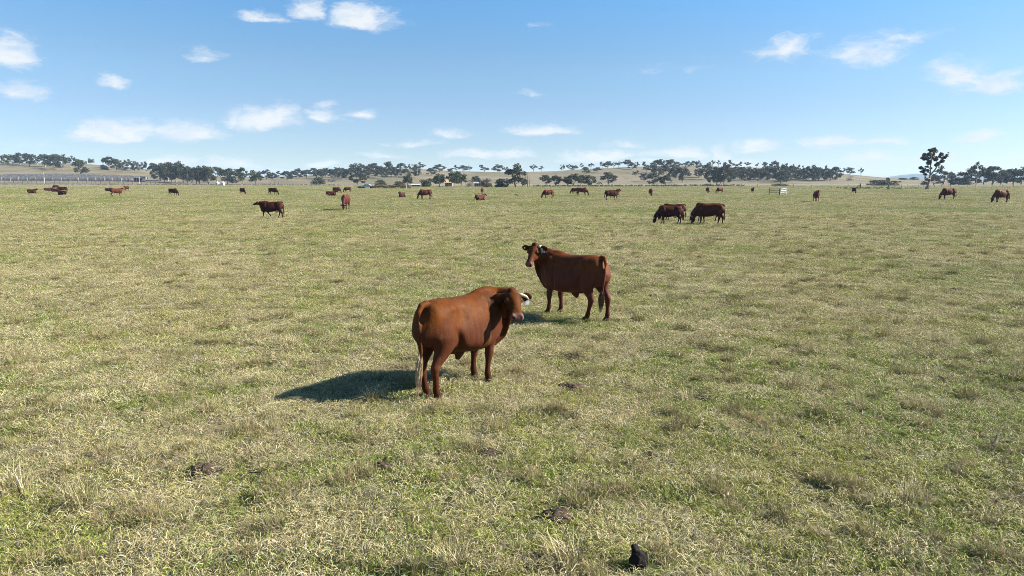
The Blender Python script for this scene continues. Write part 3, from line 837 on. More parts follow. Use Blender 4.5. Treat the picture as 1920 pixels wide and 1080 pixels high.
def car():
    p = flat(689, 353.0); p.z = 0
    o = thing('parked_car', 'low white car with dark windows parked left of the rusty hedge', 'car', p)
    L, Wd = 4.3, 1.7
    prof = [(-2.15, .35), (-2.15, .85), (-1.85, .95), (-1.35, 1.0), (-.75, 1.42), (.55, 1.42), (1.25, 1.0), (1.95, .88), (2.15, .7), (2.15, .35)]
    g = Geo(); n = len(prof)
    def yy(z, s): return s * (Wd / 2 - max(0, z - .95) * .35)
    g.add([(x, yy(z, -1), z) for x, z in prof] + [(x, yy(z, 1), z) for x, z in prof],
          [tuple(range(n)), tuple(reversed(range(n, 2 * n)))] + [(i, i + n, (i + 1) % n + n, (i + 1) % n) for i in range(n)])
    link('body', g.mesh('car_body'), WHITE, o)
    for x0, x1 in ((-1.05, -.2), (-.1, .95)):
        g = Geo(); q = [(x0 + (.28 if x0 < -.5 else 0), 1.36), (x1 - (.42 if x1 > .5 else 0), 1.36), (x1, 1.02), (x0 - .02, 1.02)]
        g.add([(x, yy(z, -1) - .012, z) for x, z in q] + [(x, yy(z, -1) + .03, z) for x, z in q], [(0, 1, 2, 3), (7, 6, 5, 4), (0, 4, 5, 1), (1, 5, 6, 2), (2, 6, 7, 3), (3, 7, 4, 0)])
        link('window', g.mesh('car_window'), GLASS, o)
    g = Geo(); g.tube([(0, -.11, 0), (0, -.09, 0), (0, .09, 0), (0, .11, 0)], [.26, .33, .33, .26], 14); wm = g.mesh('car_wheel', True); wm.materials.append(RUBBER)
    for x in (-1.3, 1.35):
        for y in (-.78, .78): c = link('wheel', wm, None, o); c.location = (x, y, .33)
    for y in (-.6, .6):
        g = Geo(); g.box(2.1, 2.17, y - .16, y + .16, .62, .76); link('headlight', g.mesh('car_headlight'), GLASS, o)


car()
add_tree(675, 346.5, 353, 10, 'brown', 'dark brown scrubby bush just left of the parked white car', None)


def rusty_hedge():
    r = np.random.default_rng(11); a = flat(698, 353.2); b = flat(770, 353.2); C = []; rad = []
    for i in range(46):
        q = a.lerp(b, (i + r.random() * .8) / 46); C.append((q.x - a.x, (r.random() - .5) * .8, .40 + .65 * r.random())); rad.append(.38 + .24 * r.random())
    V, Q, val = leaf_cloud(r, C, rad, 5200, .10, .9); V[:, 2] = np.maximum(V[:, 2], .0)
    o = thing('hedge', 'low rusty brown clipped hedge beside the parked white car', 'hedge', (a.x, a.y, 0))
    link('foliage', foliage_mesh('hedge_foliage', V, Q, val, LEAF_RUST), None, o)
    g = Geo()
    for i in range(24):
        x = (b.x - a.x) * (i + .5) / 24; g.tube([(x, 0, -.05), (x + .1, .05, .7)], [.04, .02], 5)
    so = link('stems', g.mesh('hedge_stems'), WOOD_DARK, o); so['kind'] = 'stuff'
    p = flat(762, 353.6); g = Geo(); g.tube([(0, 0, -.1), (0, 0, .5), (0, 0, 1.15)], [.075, .075, .07], 8)
    thing('marker_post', 'short white marker post in front of the rusty hedge', 'post', (p.x, p.y, 0), me=g.mesh('marker_post'), mat=WHITE)


rusty_hedge()


def rail_panel(pxa, pya, pxb, pyb, mat, label, rails, hgt, foot=False, cat='panel', name='rail_panel', grp=None):
    a = flat(pxa, pya); b = flat(pxb, pyb); a.z = b.z = 0
    d = b - a; L = d.length
    o = thing(name, label, cat, a, math.atan2(d.y, d.x), (1, 1, 1), grp)
    g = Geo(); g.box(-.055, .055, -.055, .055, -.1, hgt + .05); pm = g.mesh('panel_post'); pm.materials.append(mat)
    for x in (0.0, L): c = link('post', pm, None, o); c.location = (x, 0, 0)
    g = Geo(); g.box(.058, L - .058, -.022, .022, -.048, .048); rm = g.mesh('panel_rail'); rm.materials.append(mat)
    for z in rails: c = link('rail', rm, None, o); c.location = (0, 0, z)
    return o


rail_panel(1442, 366.0, 1461.5, 365.8, WOOD_DARK, 'rail panel darkened for shade, standing loose in the paddock, joined to the white one', (.55, .88, 1.2), 1.27, grp='loose rail panels in the paddock')  # dark wood colour stands for the shade on these rails
rail_panel(1463, 365.8, 1474, 365.1, WHITE, 'white rail panel standing loose in the paddock, joined to the dark one', (.55, .88, 1.2), 1.27, grp='loose rail panels in the paddock')
rail_panel(1765, 350.9, 1779, 350.8, WOOD_GREY, 'grey metal farm gate in the fence right of the tall lone gum', (.25, .5, .75, 1.0), 1.1, cat='gate', name='farm_gate')


def braced_post():
    p = flat(1612.5, 353.6); q = flat(1597, 353.4)
    o = thing('strainer_post', 'dark fence strainer post with a long diagonal brace, behind a grazing cow', 'post', (p.x, p.y, 0))
    g = Geo(); g.tube([(0, 0, -.2), (0, 0, .8), (0, 0, 1.7)], [.17, .16, .15], 9); link('post', g.mesh('strainer'), WOOD_DARK, o)
    g = Geo(); g.tube([(-.1, 0, 1.25), ((q.x - p.x) * .5, 0, .75), (q.x - p.x, 0, .12)], [.10, .11, .12], 8); link('brace', g.mesh('brace'), WOOD_DARK, o)


braced_post()


def dead_stump():
    p = flat(1665.5, 355.2)
    g = Geo(); g.tube([(0, 0, -.2), (0, 0, .25), (.05, 0, .8), (.0, .05, 1.35), (-.1, 0, 1.75)], [.50, .34, .27, .24, .13], 11)
    g.tube([(.05, 0, .7), (.42, -.05, 1.0), (.5, -.05, 1.5)], [.12, .09, .04], 7)
    o = thing('dead_stump', 'dead grey tree stump standing in front of the wide low bush', 'stump', (p.x, p.y, 0))
    link('trunk', g.mesh('stump_trunk', True), simple('stump_wood', (.34, .30, .26), (.09, .075, .065), 1.6, .9, .1), o)


dead_stump()

# ------------------------------------------------------------------ cattle
def coat_material(name, base, dark, var=True):
    m, g, b = material(name, .60, .07)
    tc = g.new('ShaderNodeTexCoord').outputs['Object']
    at = g.new('ShaderNodeAttribute'); at.attribute_name = 'mark'
    mk = g.sep(at.outputs['Vector'])                     # x: dark points, y: muzzle, z: nostril / hoof black
    n1 = g.noise(tc, 4.5, 7, .7); n2 = g.noise(g.vmath('MULTIPLY', tc, (14, 34, 22)), 2.0, 4, .7)
    c = g.mix(g.ramp(n1, (.32, .68, 0, 1)), base, dark)
    n3 = g.noise(g.vmath('MULTIPLY', tc, (30, 30, 9)), 3.0, 3, .7)
    c = g.mix(g.math('MULTIPLY', n2, .35), c, tuple(x * .5 for x in dark))
    c = g.mix(g.math('MULTIPLY', g.ramp(n3, (.45, .75, 0, 1)), .35), c, tuple(x * 1.5 for x in base))
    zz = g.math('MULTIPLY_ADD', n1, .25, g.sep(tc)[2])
    c = g.mix(g.ramp(zz, (1.34, 1.02, 0, .85)), c, (dark[0] * .92, dark[1] * 1.02, dark[2] * 2.4))  # warm back, duller flank: coat tone with the hair's sheen painted in
    dirt = g.noise(tc, 7.0, 6, .75)
    c = g.mix(g.math('MULTIPLY', g.ramp(dirt, (.54, .70, 0, 1)), .42), c, (.13, .075, .04))
    c = g.mix(mk[0], c, tuple(x * .42 for x in dark))
    c = g.mix(mk[1], c, (.15, .075, .058))
    c = g.mix(mk[2], c, (.012, .010, .010))
    if var:
        oi = g.new('ShaderNodeObjectInfo').outputs['Random']
        c = g.mix(1.0, c, g.mix(oi, (.58, .52, .52), (1.7, 1.65, 1.4)), 'MULTIPLY')
    g.l.new(c, b.inputs['Base Color'])
    b.inputs['Sheen Weight'].default_value = .0; b.inputs['Sheen Roughness'].default_value = .4
    b.inputs['Sheen Tint'].default_value = (1, .7, .5, 1)
    wr = g.noise(g.vmath('MULTIPLY', tc, (9, 3, 2.2)), 1.6, 4, .6)
    hgt = g.math('ADD', g.math('MULTIPLY', wr, .55), g.math('MULTIPLY', n2, .25))
    bp = g.new('ShaderNodeBump', ins={'Height': hgt, 'Strength': .6, 'Distance': .028})
    g.l.new(bp.outputs[0], b.inputs['Normal'])
    return m


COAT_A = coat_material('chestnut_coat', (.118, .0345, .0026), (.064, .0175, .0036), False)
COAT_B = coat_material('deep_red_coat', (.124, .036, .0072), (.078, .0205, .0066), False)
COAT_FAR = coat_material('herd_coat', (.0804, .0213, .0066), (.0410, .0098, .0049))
HORN = simple('horn', (.50, .43, .31), (.33, .27, .18), 9, .45, .4)
HOOF = simple('hoof', (.035, .024, .019), (.02, .015, .012), 12, .8, .1)
EYE = simple('eye', (.012, .009, .008), (.02, .014, .010), 8, .12, .6)
TAG = simple('ear_tag_plastic', (.78, .80, .82), (.70, .72, .75), 12, .45, .4)
INK = simple('tag_ink', (.05, .05, .06), (.04, .04, .05), 9, .5, .3)
HAIR_CREAM = simple('cream_tail_hair', (.55, .42, .26), (.30, .19, .10), 12, .7, .3)
HAIR_BROWN = simple('brown_tail_hair', (.12, .055, .025), (.06, .025, .012), 12, .7, .3)
UDDER = simple('udder_skin', (.50, .33, .26), (.42, .27, .20), 6, .7, .2)


def head_matrix(poll, yaw, pitch, roll=0.0):
    f = Vector((math.cos(yaw) * math.cos(pitch), math.sin(yaw) * math.cos(pitch), -math.sin(pitch)))
    l = Vector((-math.sin(yaw), math.cos(yaw), 0)); u = f.cross(l)
    if roll:
        q = Matrix.Rotation(roll, 3, f); l = q @ l; u = q @ u
    M = Matrix(((f.x, l.x, u.x, poll[0]), (f.y, l.y, u.y, poll[1]), (f.z, l.z, u.z, poll[2]), (0, 0, 0, 1)))
    return M


TRUNK = [(-.895, 1.25, .99, .08, 0), (-.865, 1.335, .87, .16, 0), (-.79, 1.378, .785, .228, .02), (-.66, 1.395, .75, .268, .03), (-.50, 1.402, .735, .288, .06), (-.34, 1.392, .66, .308, .15),
         (-.16, 1.375, .595, .334, .23), (.04, 1.364, .545, .354, .25), (.22, 1.368, .53, .346, .23), (.40, 1.388, .54, .312, .15), (.54, 1.41, .56, .278, .08),
         (.68, 1.395, .60, .242, .04), (.78, 1.34, .67, .20, .02), (.86, 1.255, .73, .14, 0), (.90, 1.16, .84, .06, 0)]
FRONT = [(.50, .06, 1.26, .06, .04), (.53, .11, 1.16, .13, .08), (.56, .165, 1.00, .18, .11), (.54, .175, .84, .155, .10), (.51, .17, .70, .108, .085), (.51, .16, .56, .074, .066), (.53, .15, .46, .070, .064),
         (.53, .15, .41, .062, .058), (.522, .15, .33, .045, .042), (.52, .15, .24, .041, .039), (.525, .15, .16, .052, .049), (.545, .15, .10, .047, .046), (.56, .15, .02, .060, .056)]
HIND = [(-.52, .05, 1.30, .08, .04), (-.54, .10, 1.20, .18, .09), (-.57, .16, 1.03, .255, .135), (-.57, .175, .88, .24, .138), (-.575, .175, .76, .185, .12), (-.63, .17, .64, .115, .088), (-.69, .16, .545, .082, .062),
        (-.722, .16, .475, .076, .060), (-.715, .16, .40, .058, .050), (-.70, .16, .31, .045, .042), (-.69, .16, .22, .043, .041), (-.68, .16, .15, .054, .051), (-.655, .16, .09, .049, .047), (-.635, .16, .02, .061, .057)]


def leg_points(base, side, dx=0.0, dy=0.0, pivot=None, fold=0.0):
    out = []
    top = base[0][2]
    for x, y, z, rx, ry in base:
        f = max(0.0, min(1.0, (top - .15 - z) / (top - .15)))
        q = f if fold == 0 else f
        lift = fold * max(0, (.5 - z)) if fold else 0
        out.append((x + dx * q - fold * .5 * max(0, .45 - z), (y + dy * q) * side, z + lift * .6, rx, ry))
    return out


def cow_geo(pose):
    """overlapping closed shapes for one animal; the voxel union makes them one continuous body"""
    g = Geo(); info = {}
    dz = -pose.get('drop', 0.0); lying = pose.get('lying', False)
    fat = pose.get('fat', 1.0)
    g.tube([(x, 0, (t + b) / 2 + dz) for x, t, b, w, k in TRUNK], [(w * fat, (t - b) / 2) for x, t, b, w, k in TRUNK], 44, lat=(0, 1, 0), squash=.86, pear=[k for *_, k in TRUNK])
    # hip bones, loin, hump over the withers, ribs, brisket
    for s in (1, -1):
        g.ellipsoid((-.785, .10 * s, 1.12 + dz), (.07, .07, .17))
        g.ellipsoid((.50, .175 * s * fat, 1.02 + dz), (.17, .135, .30))
    g.ellipsoid((.54, 0, 1.36 + dz), (.30, .11, .075))
    g.ellipsoid((.76, 0, .72 + dz), (.15, .12, .18))
    if pose.get('navel'):
        g.tube([(-.04, 0, .62), (-.08, 0, .53), (-.12, 0, .445)], [(.06, .14), (.045, .10), (.02, .04)], 10, lat=(0, 1, 0))
        g.tube([(-.40, 0, .70), (-.28, 0, .62), (-.08, 0, .555)], [(.07, .07), (.06, .07), (.03, .03)], 10, lat=(0, 1, 0))
    if not lying:
        L = pose.get('legs', {})
        for nm, base in (('f', FRONT), ('h', HIND)):
            for s, sn in ((1, 'l'), (-1, 'r')):
                dx, dy, fold = L.get(nm + sn, (0, 0, 0))
                q = leg_points(base, s, dx, dy, None, fold)
                g.tube([p[:3] for p in q], [(p[4], p[3]) for p in q], 12, lat=(0, 1, 0))
                info.setdefault('feet', []).append(Vector(q[-1][:3]))
    else:
        for s in (1, -1):
            g.tube([(.50, .2 * s, .45), (.66, .24 * s, .20), (.78, .22 * s, .10), (.60, .20 * s, .06), (.42, .17 * s, .06)], [.13, .09, .07, .055, .05], 10)
            g.tube([(-.5, .24 * s, .42), (-.28, .36 * s, .26), (-.12, .38 * s, .12), (-.38, .40 * s, .08), (-.55, .38 * s, .07)], [.2, .15, .10, .065, .05], 10)
    # neck and head
    N = pose['neck']
    g.tube([p[:3] for p in N], [(p[3], p[4]) for p in N], 16)
    k = 1.0; M = head_matrix(*pose['head']) @ Matrix.Scale(pose.get('hscale', 1.0), 4); info['M'] = M
    hs = [(-.055, -.075, .05, .045), (-.01, -.065, .102, .080), (.06, -.078, .120, .115), (.14, -.092, .116, .128), (.22, -.092, .094, .115), (.30, -.082, .076, .090),
          (.365, -.076, .070, .074), (.42, -.078, .082, .074), (.465, -.084, .086, .068), (.495, -.090, .070, .050), (.508, -.094, .045, .030)]
    pts = [M @ Vector((u * k, 0, c * k)) for u, c, w, h in hs]
    latv = (M.to_3x3() @ Vector((0, 1, 0)))
    k = pose.get('hscale', 1.0); g.tube(pts, [(w * k, h * k) for u, c, w, h in hs], 16, lat=latv)
    H3 = M.to_3x3()
    for s in (1, -1):
        g.ellipsoid(M @ Vector((.145, .100 * s, -.035)), (.052, .030, .036), H3, 10, 7)          # brow
        g.ellipsoid(M @ Vector((.462, .046 * s, -.034)), (.034, .028, .022), H3, 10, 7)        # nostril rim
        g.ellipsoid(M @ Vector((.17, .075 * s, -.135)), (.12, .03, .055), H3, 10, 7)          # cheek
        er = pose.get('ear', (.30, -.06, .0))
        th = pose.get('ear_t', .017)
        e0 = Vector((.0, .095 * s, -.055)); tip = Vector((er[2], er[0] * s, er[1] - .03))
        ep = [M @ e0.lerp(tip, f) + Vector((0, 0, -.02 * math.sin(f * 3.14))) for f in (0, .2, .45, .7, .9, 1.0)]
        g.tube(ep, [(th * 1.3, .032), (th * 1.1, .058), (th, .082), (th, .078), (th, .048), (th * .8, .02)], 12, lat=H3 @ Vector((1, 0, .35)))
        info['ear' + ('l' if s > 0 else 'r')] = M @ (e0.lerp(tip, .66)); info['eartip' + ('l' if s > 0 else 'r')] = M @ tip
    g.ellipsoid(M @ Vector((-.02, 0, .0)), (.06, .075, .05), H3, 10, 7)                        # poll
    # dewlap: a loose fold from throat to brisket
    D = pose.get('dewlap')
    if D: g.tube([p[:3] for p in D], [(p[3], p[4]) for p in D], 12)
    # tail
    T = pose.get('tail', [(-.74, 0, 1.365), (-.855, 0, 1.345), (-.925, 0, 1.26), (-.938, 0, 1.10), (-.938, 0.02, .92), (-.93, 0.03, .75), (-.93, 0.035, .58)])
    tr = pose.get('tail_r', [.055, .048, .038, .031, .028, .024, .018])
    g.tube([(x, y, z + (dz if not lying else 0)) for x, y, z in T], tr, 10)
    info['tail'] = Vector(T[-1]); info['tail_path'] = [(x, y, z + (dz if not lying else 0)) for x, y, z in T]
    if pose.get('udder'): info['udder'] = True
    return g, info


def cow_body(name, pose, voxel, coat, smooth=5):
    g, info = cow_geo(pose)
    me = g.mesh(name + '_raw')
    tmp = bpy.data.objects.new('tmp_body', me); COL.objects.link(tmp)
    r = tmp.modifiers.new('r', 'REMESH'); r.mode = 'VOXEL'; r.voxel_size = voxel
    dg = bpy.context.evaluated_depsgraph_get()
    out = bpy.data.meshes.new_from_object(tmp.evaluated_get(dg)); out.name = name
    bpy.data.objects.remove(tmp); bpy.data.meshes.remove(me)
    n = len(out.vertices); co = np.zeros(n * 3, np.float32); out.vertices.foreach_get('co', co); co = co.reshape(-1, 3)
    def sm(x, a, b): t = np.clip((x - a) / (b - a), 0, 1); return t * t * (3 - 2 * t)
    Mi = np.array(info['M'].inverted())
    hc = co @ Mi[:3, :3].T + Mi[:3, 3]
    # relax the voxel surface: strongly on barrel and quarters, gently on legs, face and ears
    ed = np.zeros(len(out.edges) * 2, np.int32); out.edges.foreach_get('vertices', ed); ed = ed.reshape(-1, 2)
    deg = np.bincount(ed.ravel(), minlength=n).astype(np.float32)
    hd = np.linalg.norm(hc - np.array([.2, 0, -.08]), axis=1)
    soft = sm(hd, .34, .62) * (1.0 if pose.get('lying') else sm(co[:, 2], .50, .80))
    if pose.get('lying'): soft *= sm(co[:, 2], .1, .3)
    T_ = np.array(info['tail_path']); td = np.full(n, 9.0)
    for a_, b_ in zip(T_[:-1], T_[1:]):
        ab = b_ - a_; tt = np.clip(((co - a_) @ ab) / (ab @ ab), 0, 1); td = np.minimum(td, np.linalg.norm(co - (a_ + tt[:, None] * ab), axis=1))
    soft *= sm(td, .055, .12)
    its = int(smooth * 8 * (.0115 / voxel) ** 1.2) + 4
    for k in range(its):
        acc = np.stack([np.bincount(ed[:, 0], co[ed[:, 1], c], n) + np.bincount(ed[:, 1], co[ed[:, 0], c], n) for c in range(3)], 1)
        w = .5 * (np.ones(n) if k < 4 else soft)
        co = co + w[:, None] * (acc / deg[:, None] - co)
    # hollows and folds: flank hollow, groove behind the shoulder blade, fold above the stifle, spine, neck wrinkles
    dz_ = pose.get('drop', 0.0); z = co[:, 2] + dz_; x = co[:, 0]; ay = np.abs(co[:, 1]); sg = np.sign(co[:, 1])
    trunk = sm(ay, .10, .18) * (x > -.95) * (x < .62) * (z > .48)
    def bump(cx, cz, sx_, sz_): return np.exp(-((x - cx) / sx_) ** 2 - ((z - cz) / sz_) ** 2)
    d = -.046 * bump(-.29, 1.16, .11, .15) - .036 * np.exp(-((x - .31 - (z - .9) * .18) / .055) ** 2) * sm(z, .62, .8) * sm(z, 1.32, 1.15)
    d += -.045 * np.exp(-((x + .36 + (z - .78) * .35) / .05) ** 2) * sm(z, .62, .72) * sm(z, 1.02, .85) + .022 * bump(.50, 1.0, .10, .22) + .030 * bump(-.47, 1.285, .10, .06)
    d += .016 * bump(-.60, .93, .12, .16) + .012 * bump(.02, .70, .35, .10)
    d += .0035 * np.sin(x * 62) * np.exp(-((x - .05) / .22) ** 2 - ((z - .95) / .2) ** 2)
    co[:, 1] += sg * trunk * d
    co[:, 2] -= .012 * np.exp(-(co[:, 1] / .035) ** 2) * sm(z, 1.25, 1.33) * (x < .3) * (x > -.7) * 0
    out.vertices.foreach_set('co', co.astype(np.float32).ravel()); out.update()
    hc = co @ Mi[:3, :3].T + Mi[:3, 3]
    leg = sm(co[:, 2], .50, .18) * (.0 if pose.get('lying') else .55)
    near_head = (np.abs(hc[:, 1]) < .36) & (hc[:, 0] > -.12) & (hc[:, 0] < .6) & (np.abs(hc[:, 2] + .07) < .24)
    headm = np.where(near_head, .42 * sm(hc[:, 0], -.12, .05), 0)
    muz = np.where(near_head, sm(hc[:, 0], .405, .47) * (np.abs(hc[:, 1]) < .12), 0)
    nos = np.zeros(n)
    for s_ in (1, -1):
        d = np.sqrt(((hc[:, 0] - .492) / .022) ** 2 + ((hc[:, 1] - .052 * s_) / .017) ** 2 + ((hc[:, 2] + .058) / .024) ** 2)
        nos = np.maximum(nos, np.clip(1.6 - d, 0, 1))
    mouth = np.where(near_head & (hc[:, 0] > .36) & (np.abs(hc[:, 2] + .112) < .008), .7, 0)
    ear_in = np.where((np.abs(hc[:, 1]) > .14) & (np.abs(hc[:, 1]) < .4) & (np.abs(hc[:, 0]) < .12) & (np.abs(hc[:, 2] + .08) < .13), .35, 0)
    mark = np.stack([np.clip(leg + headm + ear_in, 0, 1), muz, np.clip(nos + mouth, 0, 1)], 1)
    at = out.attributes.new('mark', 'FLOAT_VECTOR', 'POINT'); at.data.foreach_set('vector', mark.astype(np.float32).ravel())
    out.polygons.foreach_set('use_smooth', [True] * len(out.polygons))
    out.materials.append(coat)
    return out, info


def tail_switch(name, start, length, n, mat, seed, sway=(0, 0), wid=.05):
    r = np.random.default_rng(seed); g = Geo()
    for i in range(n):
        a = r.random() * 6.28; q = math.sqrt(r.random()) * wid; L = length * (.45 + .55 * r.random())
        s = Vector(start) + Vector((math.cos(a) * .012, math.sin(a) * .012, .12 * r.random()))
        P = [s]
        for k, (f, w_) in enumerate(((.25, .8), (.5, 1.15), (.75, .95), (1.0, .55))):
            P.append(s + Vector((math.cos(a) * q * w_ + sway[0] * f + (r.random() - .5) * .022, math.sin(a) * q * w_ + sway[1] * f + (r.random() - .5) * .022, -L * f)))
        g.tube(P, [.005, .0058, .005, .004, .0012], 4)
    return g.mesh(name)


STAND_DEWLAP = lambda: [(.98, 0, 1.14, .03, .05), (.90, 0, .98, .035, .10), (.82, 0, .82, .04, .12), (.70, 0, .66, .045, .10), (.55, 0, .58, .04, .06)]


def head_parts(o, info, hs=1.0, horns=(), horn_mat=HORN, tag=None, eyes=True, stud=None, ear_print=True):
    M = info['M']; H3 = M.to_3x3()
    if eyes:
        for s in (1, -1):
            g = Geo(); g.ellipsoid(M @ Vector((.152, .121 * s, -.045)), (.025, .018, .021), H3, 10, 7); link('eye', g.mesh('eye', True), EYE, o)
    for pts, rr in horns:
        g = Geo(); g.tube([M @ Vector(p) for p in pts], rr, 10); link('horn', g.mesh('horn', True), horn_mat, o)
    if tag:
        side, off = tag
        c = info['ear' + side] + Vector(off)
        l = H3 @ Vector((0, 1, 0)); l.z = 0; l.normalize(); f = H3 @ Vector((1, 0, 0)); f.z = 0; f.normalize()
        prof = [(-.028, -.070), (.028, -.070), (.030, -.022), (.011, .0), (.009, .024), (-.009, .024), (-.011, .0), (-.030, -.022)]
        V = [c + l * x + Vector((0, 0, z)) + f * t for t in (.004, -.004) for x, z in prof]; n = len(prof)
        g = Geo(); g.add(V, [tuple(range(n)), tuple(reversed(range(n, 2 * n)))] + [(i, i + n, (i + 1) % n + n, (i + 1) % n) for i in range(n)])
        t = link('ear_tag', g.mesh('ear_tag'), TAG, o)
        if ear_print:
            g = Geo()
            for sgn in (1,):
                for x0, x1, z0, z1 in ((-.018, -.004, -.060, -.028), (.004, .018, -.060, -.028)):
                    for e in ((x0, x0 + .005, z0, z1), (x1 - .005, x1, z0, z1), (x0 + .005, x1 - .005, z1 - .006, z1), (x0 + .005, x1 - .005, z0, z0 + .006)):
                        q = [c + l * a + Vector((0, 0, b)) + f * d for d in (.0062, .0048) for a, b in ((e[0], e[2]), (e[1], e[2]), (e[1], e[3]), (e[0], e[3]))]
                        g.add(q, [(0, 1, 2, 3), (7, 6, 5, 4), (0, 4, 5, 1), (1, 5, 6, 2), (2, 6, 7, 3), (3, 7, 4, 0)])
            link('tag_print', g.mesh('tag_print'), INK, t)
    if stud:
        c = info['ear' + stud] + H3 @ Vector((.022, 0, .0))
        g = Geo(); g.ellipsoid(c, (.014, .016, .016), H3, 10, 7); link('tag_button', g.mesh('tag_button', True), TAG, o)


def hooves(o, info, lift=None):
    for i, f in enumerate(info.get('feet', [])):
        front = i < 2
        g = Geo()
        for s in (-.027, .027):
            c = Vector((f.x, f.y + s, f.z - .02))
            g.tube([c + Vector((-.012, 0, .085)), c + Vector((0, 0, .05)), c + Vector((.02, 0, .0)), c + Vector((.022, 0, -.012))],
                   [(.026, .046), (.029, .055), (.031, .066), (.031, .067)], 10, lat=(0, 1, 0))
        link('hoof', g.mesh('hoof', True), HOOF, o)


VOX = .0115
# the near chestnut animal: seen from behind, its head turned back over its right side towards the camera
POSE_A = dict(neck=[(.34, 0, 1.08, .27, .31), (.54, -.01, 1.12, .245, .29), (.69, -.08, 1.16, .215, .265), (.76, -.20, 1.20, .18, .225), (.735, -.34, 1.25, .15, .175), (.67, -.43, 1.27, .12, .14)],
              head=((.64, -.445, 1.385), R(-134), R(30), R(0)), hscale=1.06, navel=True, fat=1.0,
              dewlap=[(.66, -.38, 1.10, .03, .05), (.79, -.28, .99, .04, .10), (.87, -.15, .85, .045, .13), (.86, -.05, .68, .05, .13), (.76, 0, .55, .05, .09), (.6, 0, .54, .04, .05)],
              legs={'fl': (-.10, -.01, 0), 'fr': (-.17, .03, 0), 'hl': (.0, -.05, 0), 'hr': (-.06, -.03, 0)},
              ear=(.29, -.06, .02), tail=[(-.74, 0, 1.365), (-.855, 0, 1.345), (-.925, -0.01, 1.26), (-.938, -0.03, 1.10), (-.938, -0.045, .92), (-.93, -0.05, .75), (-.93, -0.045, .58)])
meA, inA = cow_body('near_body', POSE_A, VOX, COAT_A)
# the second animal: left flank to the camera, head turned left to look at it
POSE_B = dict(neck=[(.36, 0, 1.10, .24, .30), (.56, .03, 1.17, .19, .26), (.70, .12, 1.26, .155, .225), (.80, .22, 1.33, .13, .19), (.83, .31, 1.39, .11, .15), (.82, .38, 1.40, .10, .12)],
              head=((.83, .35, 1.53), R(110), R(44), R(0)), hscale=1.03, navel=True, fat=1.0,
              dewlap=[(.82, .34, 1.22, .03, .05), (.86, .24, 1.08, .035, .09), (.87, .12, .90, .04, .11), (.82, .04, .74, .045, .11), (.72, 0, .62, .045, .08), (.58, 0, .58, .04, .05)],
              legs={'fl': (.06, -.01, 0), 'fr': (-.06, .0, 0), 'hl': (.16, .0, 0), 'hr': (-.16, .0, 0)},
              ear=(.30, -.02, .02), tail=[(-.74, 0, 1.365), (-.85, .01, 1.345), (-.905, .05, 1.26), (-.925, .095, 1.10), (-.92, .12, .92), (-.905, .13, .75), (-.89, .13, .58)])
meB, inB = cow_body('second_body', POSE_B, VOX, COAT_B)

pA = Vector((-.75, 10.0, 0)); pA.z = gz(pA.x, pA.y) - .015
cowA = thing('cow', 'large chestnut cow nearest the camera, looking back over its shoulder', 'cow', pA, R(55), (1.03, 1.03, 1.03), 'brown cattle in the paddock')
link('body', meA, None, cowA)
head_parts(cowA, inA, horns=[([(.02, .08, -.055), (.02, .14, -.05), (.03, .20, -.075), (.05, .245, -.12)], [.030, .028, .023, .009]), ([(.0, -.08, -.06), (-.02, -.13, -.07), (-.03, -.18, -.10), (-.03, -.21, -.13)], [.030, .027, .022, .009])],
           tag=('l', (.0, 0, -.06)), ear_print=False)
hooves(cowA, inA)
link('tail_switch', tail_switch('cream_switch', inA['tail'] + Vector((0, 0, .04)), .58, 75, HAIR_CREAM, 3, (-.03, .04), .030), HAIR_CREAM, cowA)

pB = Vector((1.37, 15.1, 0)); pB.z = gz(pB.x, pB.y) - .015
cowB = thing('cow', 'dark red horned cow behind the nearest one, facing left, with white ear tag', 'cow', pB, R(135), (1.03, 1.04, 1.04), 'brown cattle in the paddock')
link('body', meB, None, cowB)
head_parts(cowB, inB, horns=[([(.0, .085, -.03), (.0, .14, -.02), (.03, .165, -.06), (.075, .16, -.12), (.11, .145, -.16)], [.032, .034, .030, .022, .009]), ([(-.02, -.07, -.06), (-.04, -.11, -.07), (-.05, -.13, -.09)], [.030, .026, .012])],
           tag=('l', (.03, 0, -.03)), stud='r')
hooves(cowB, inB)
link('tail_switch', tail_switch('brown_switch', inB['tail'] + Vector((0, 0, .04)), .42, 90, HAIR_BROWN, 4, (.03, 0), .045), HAIR_BROWN, cowB)

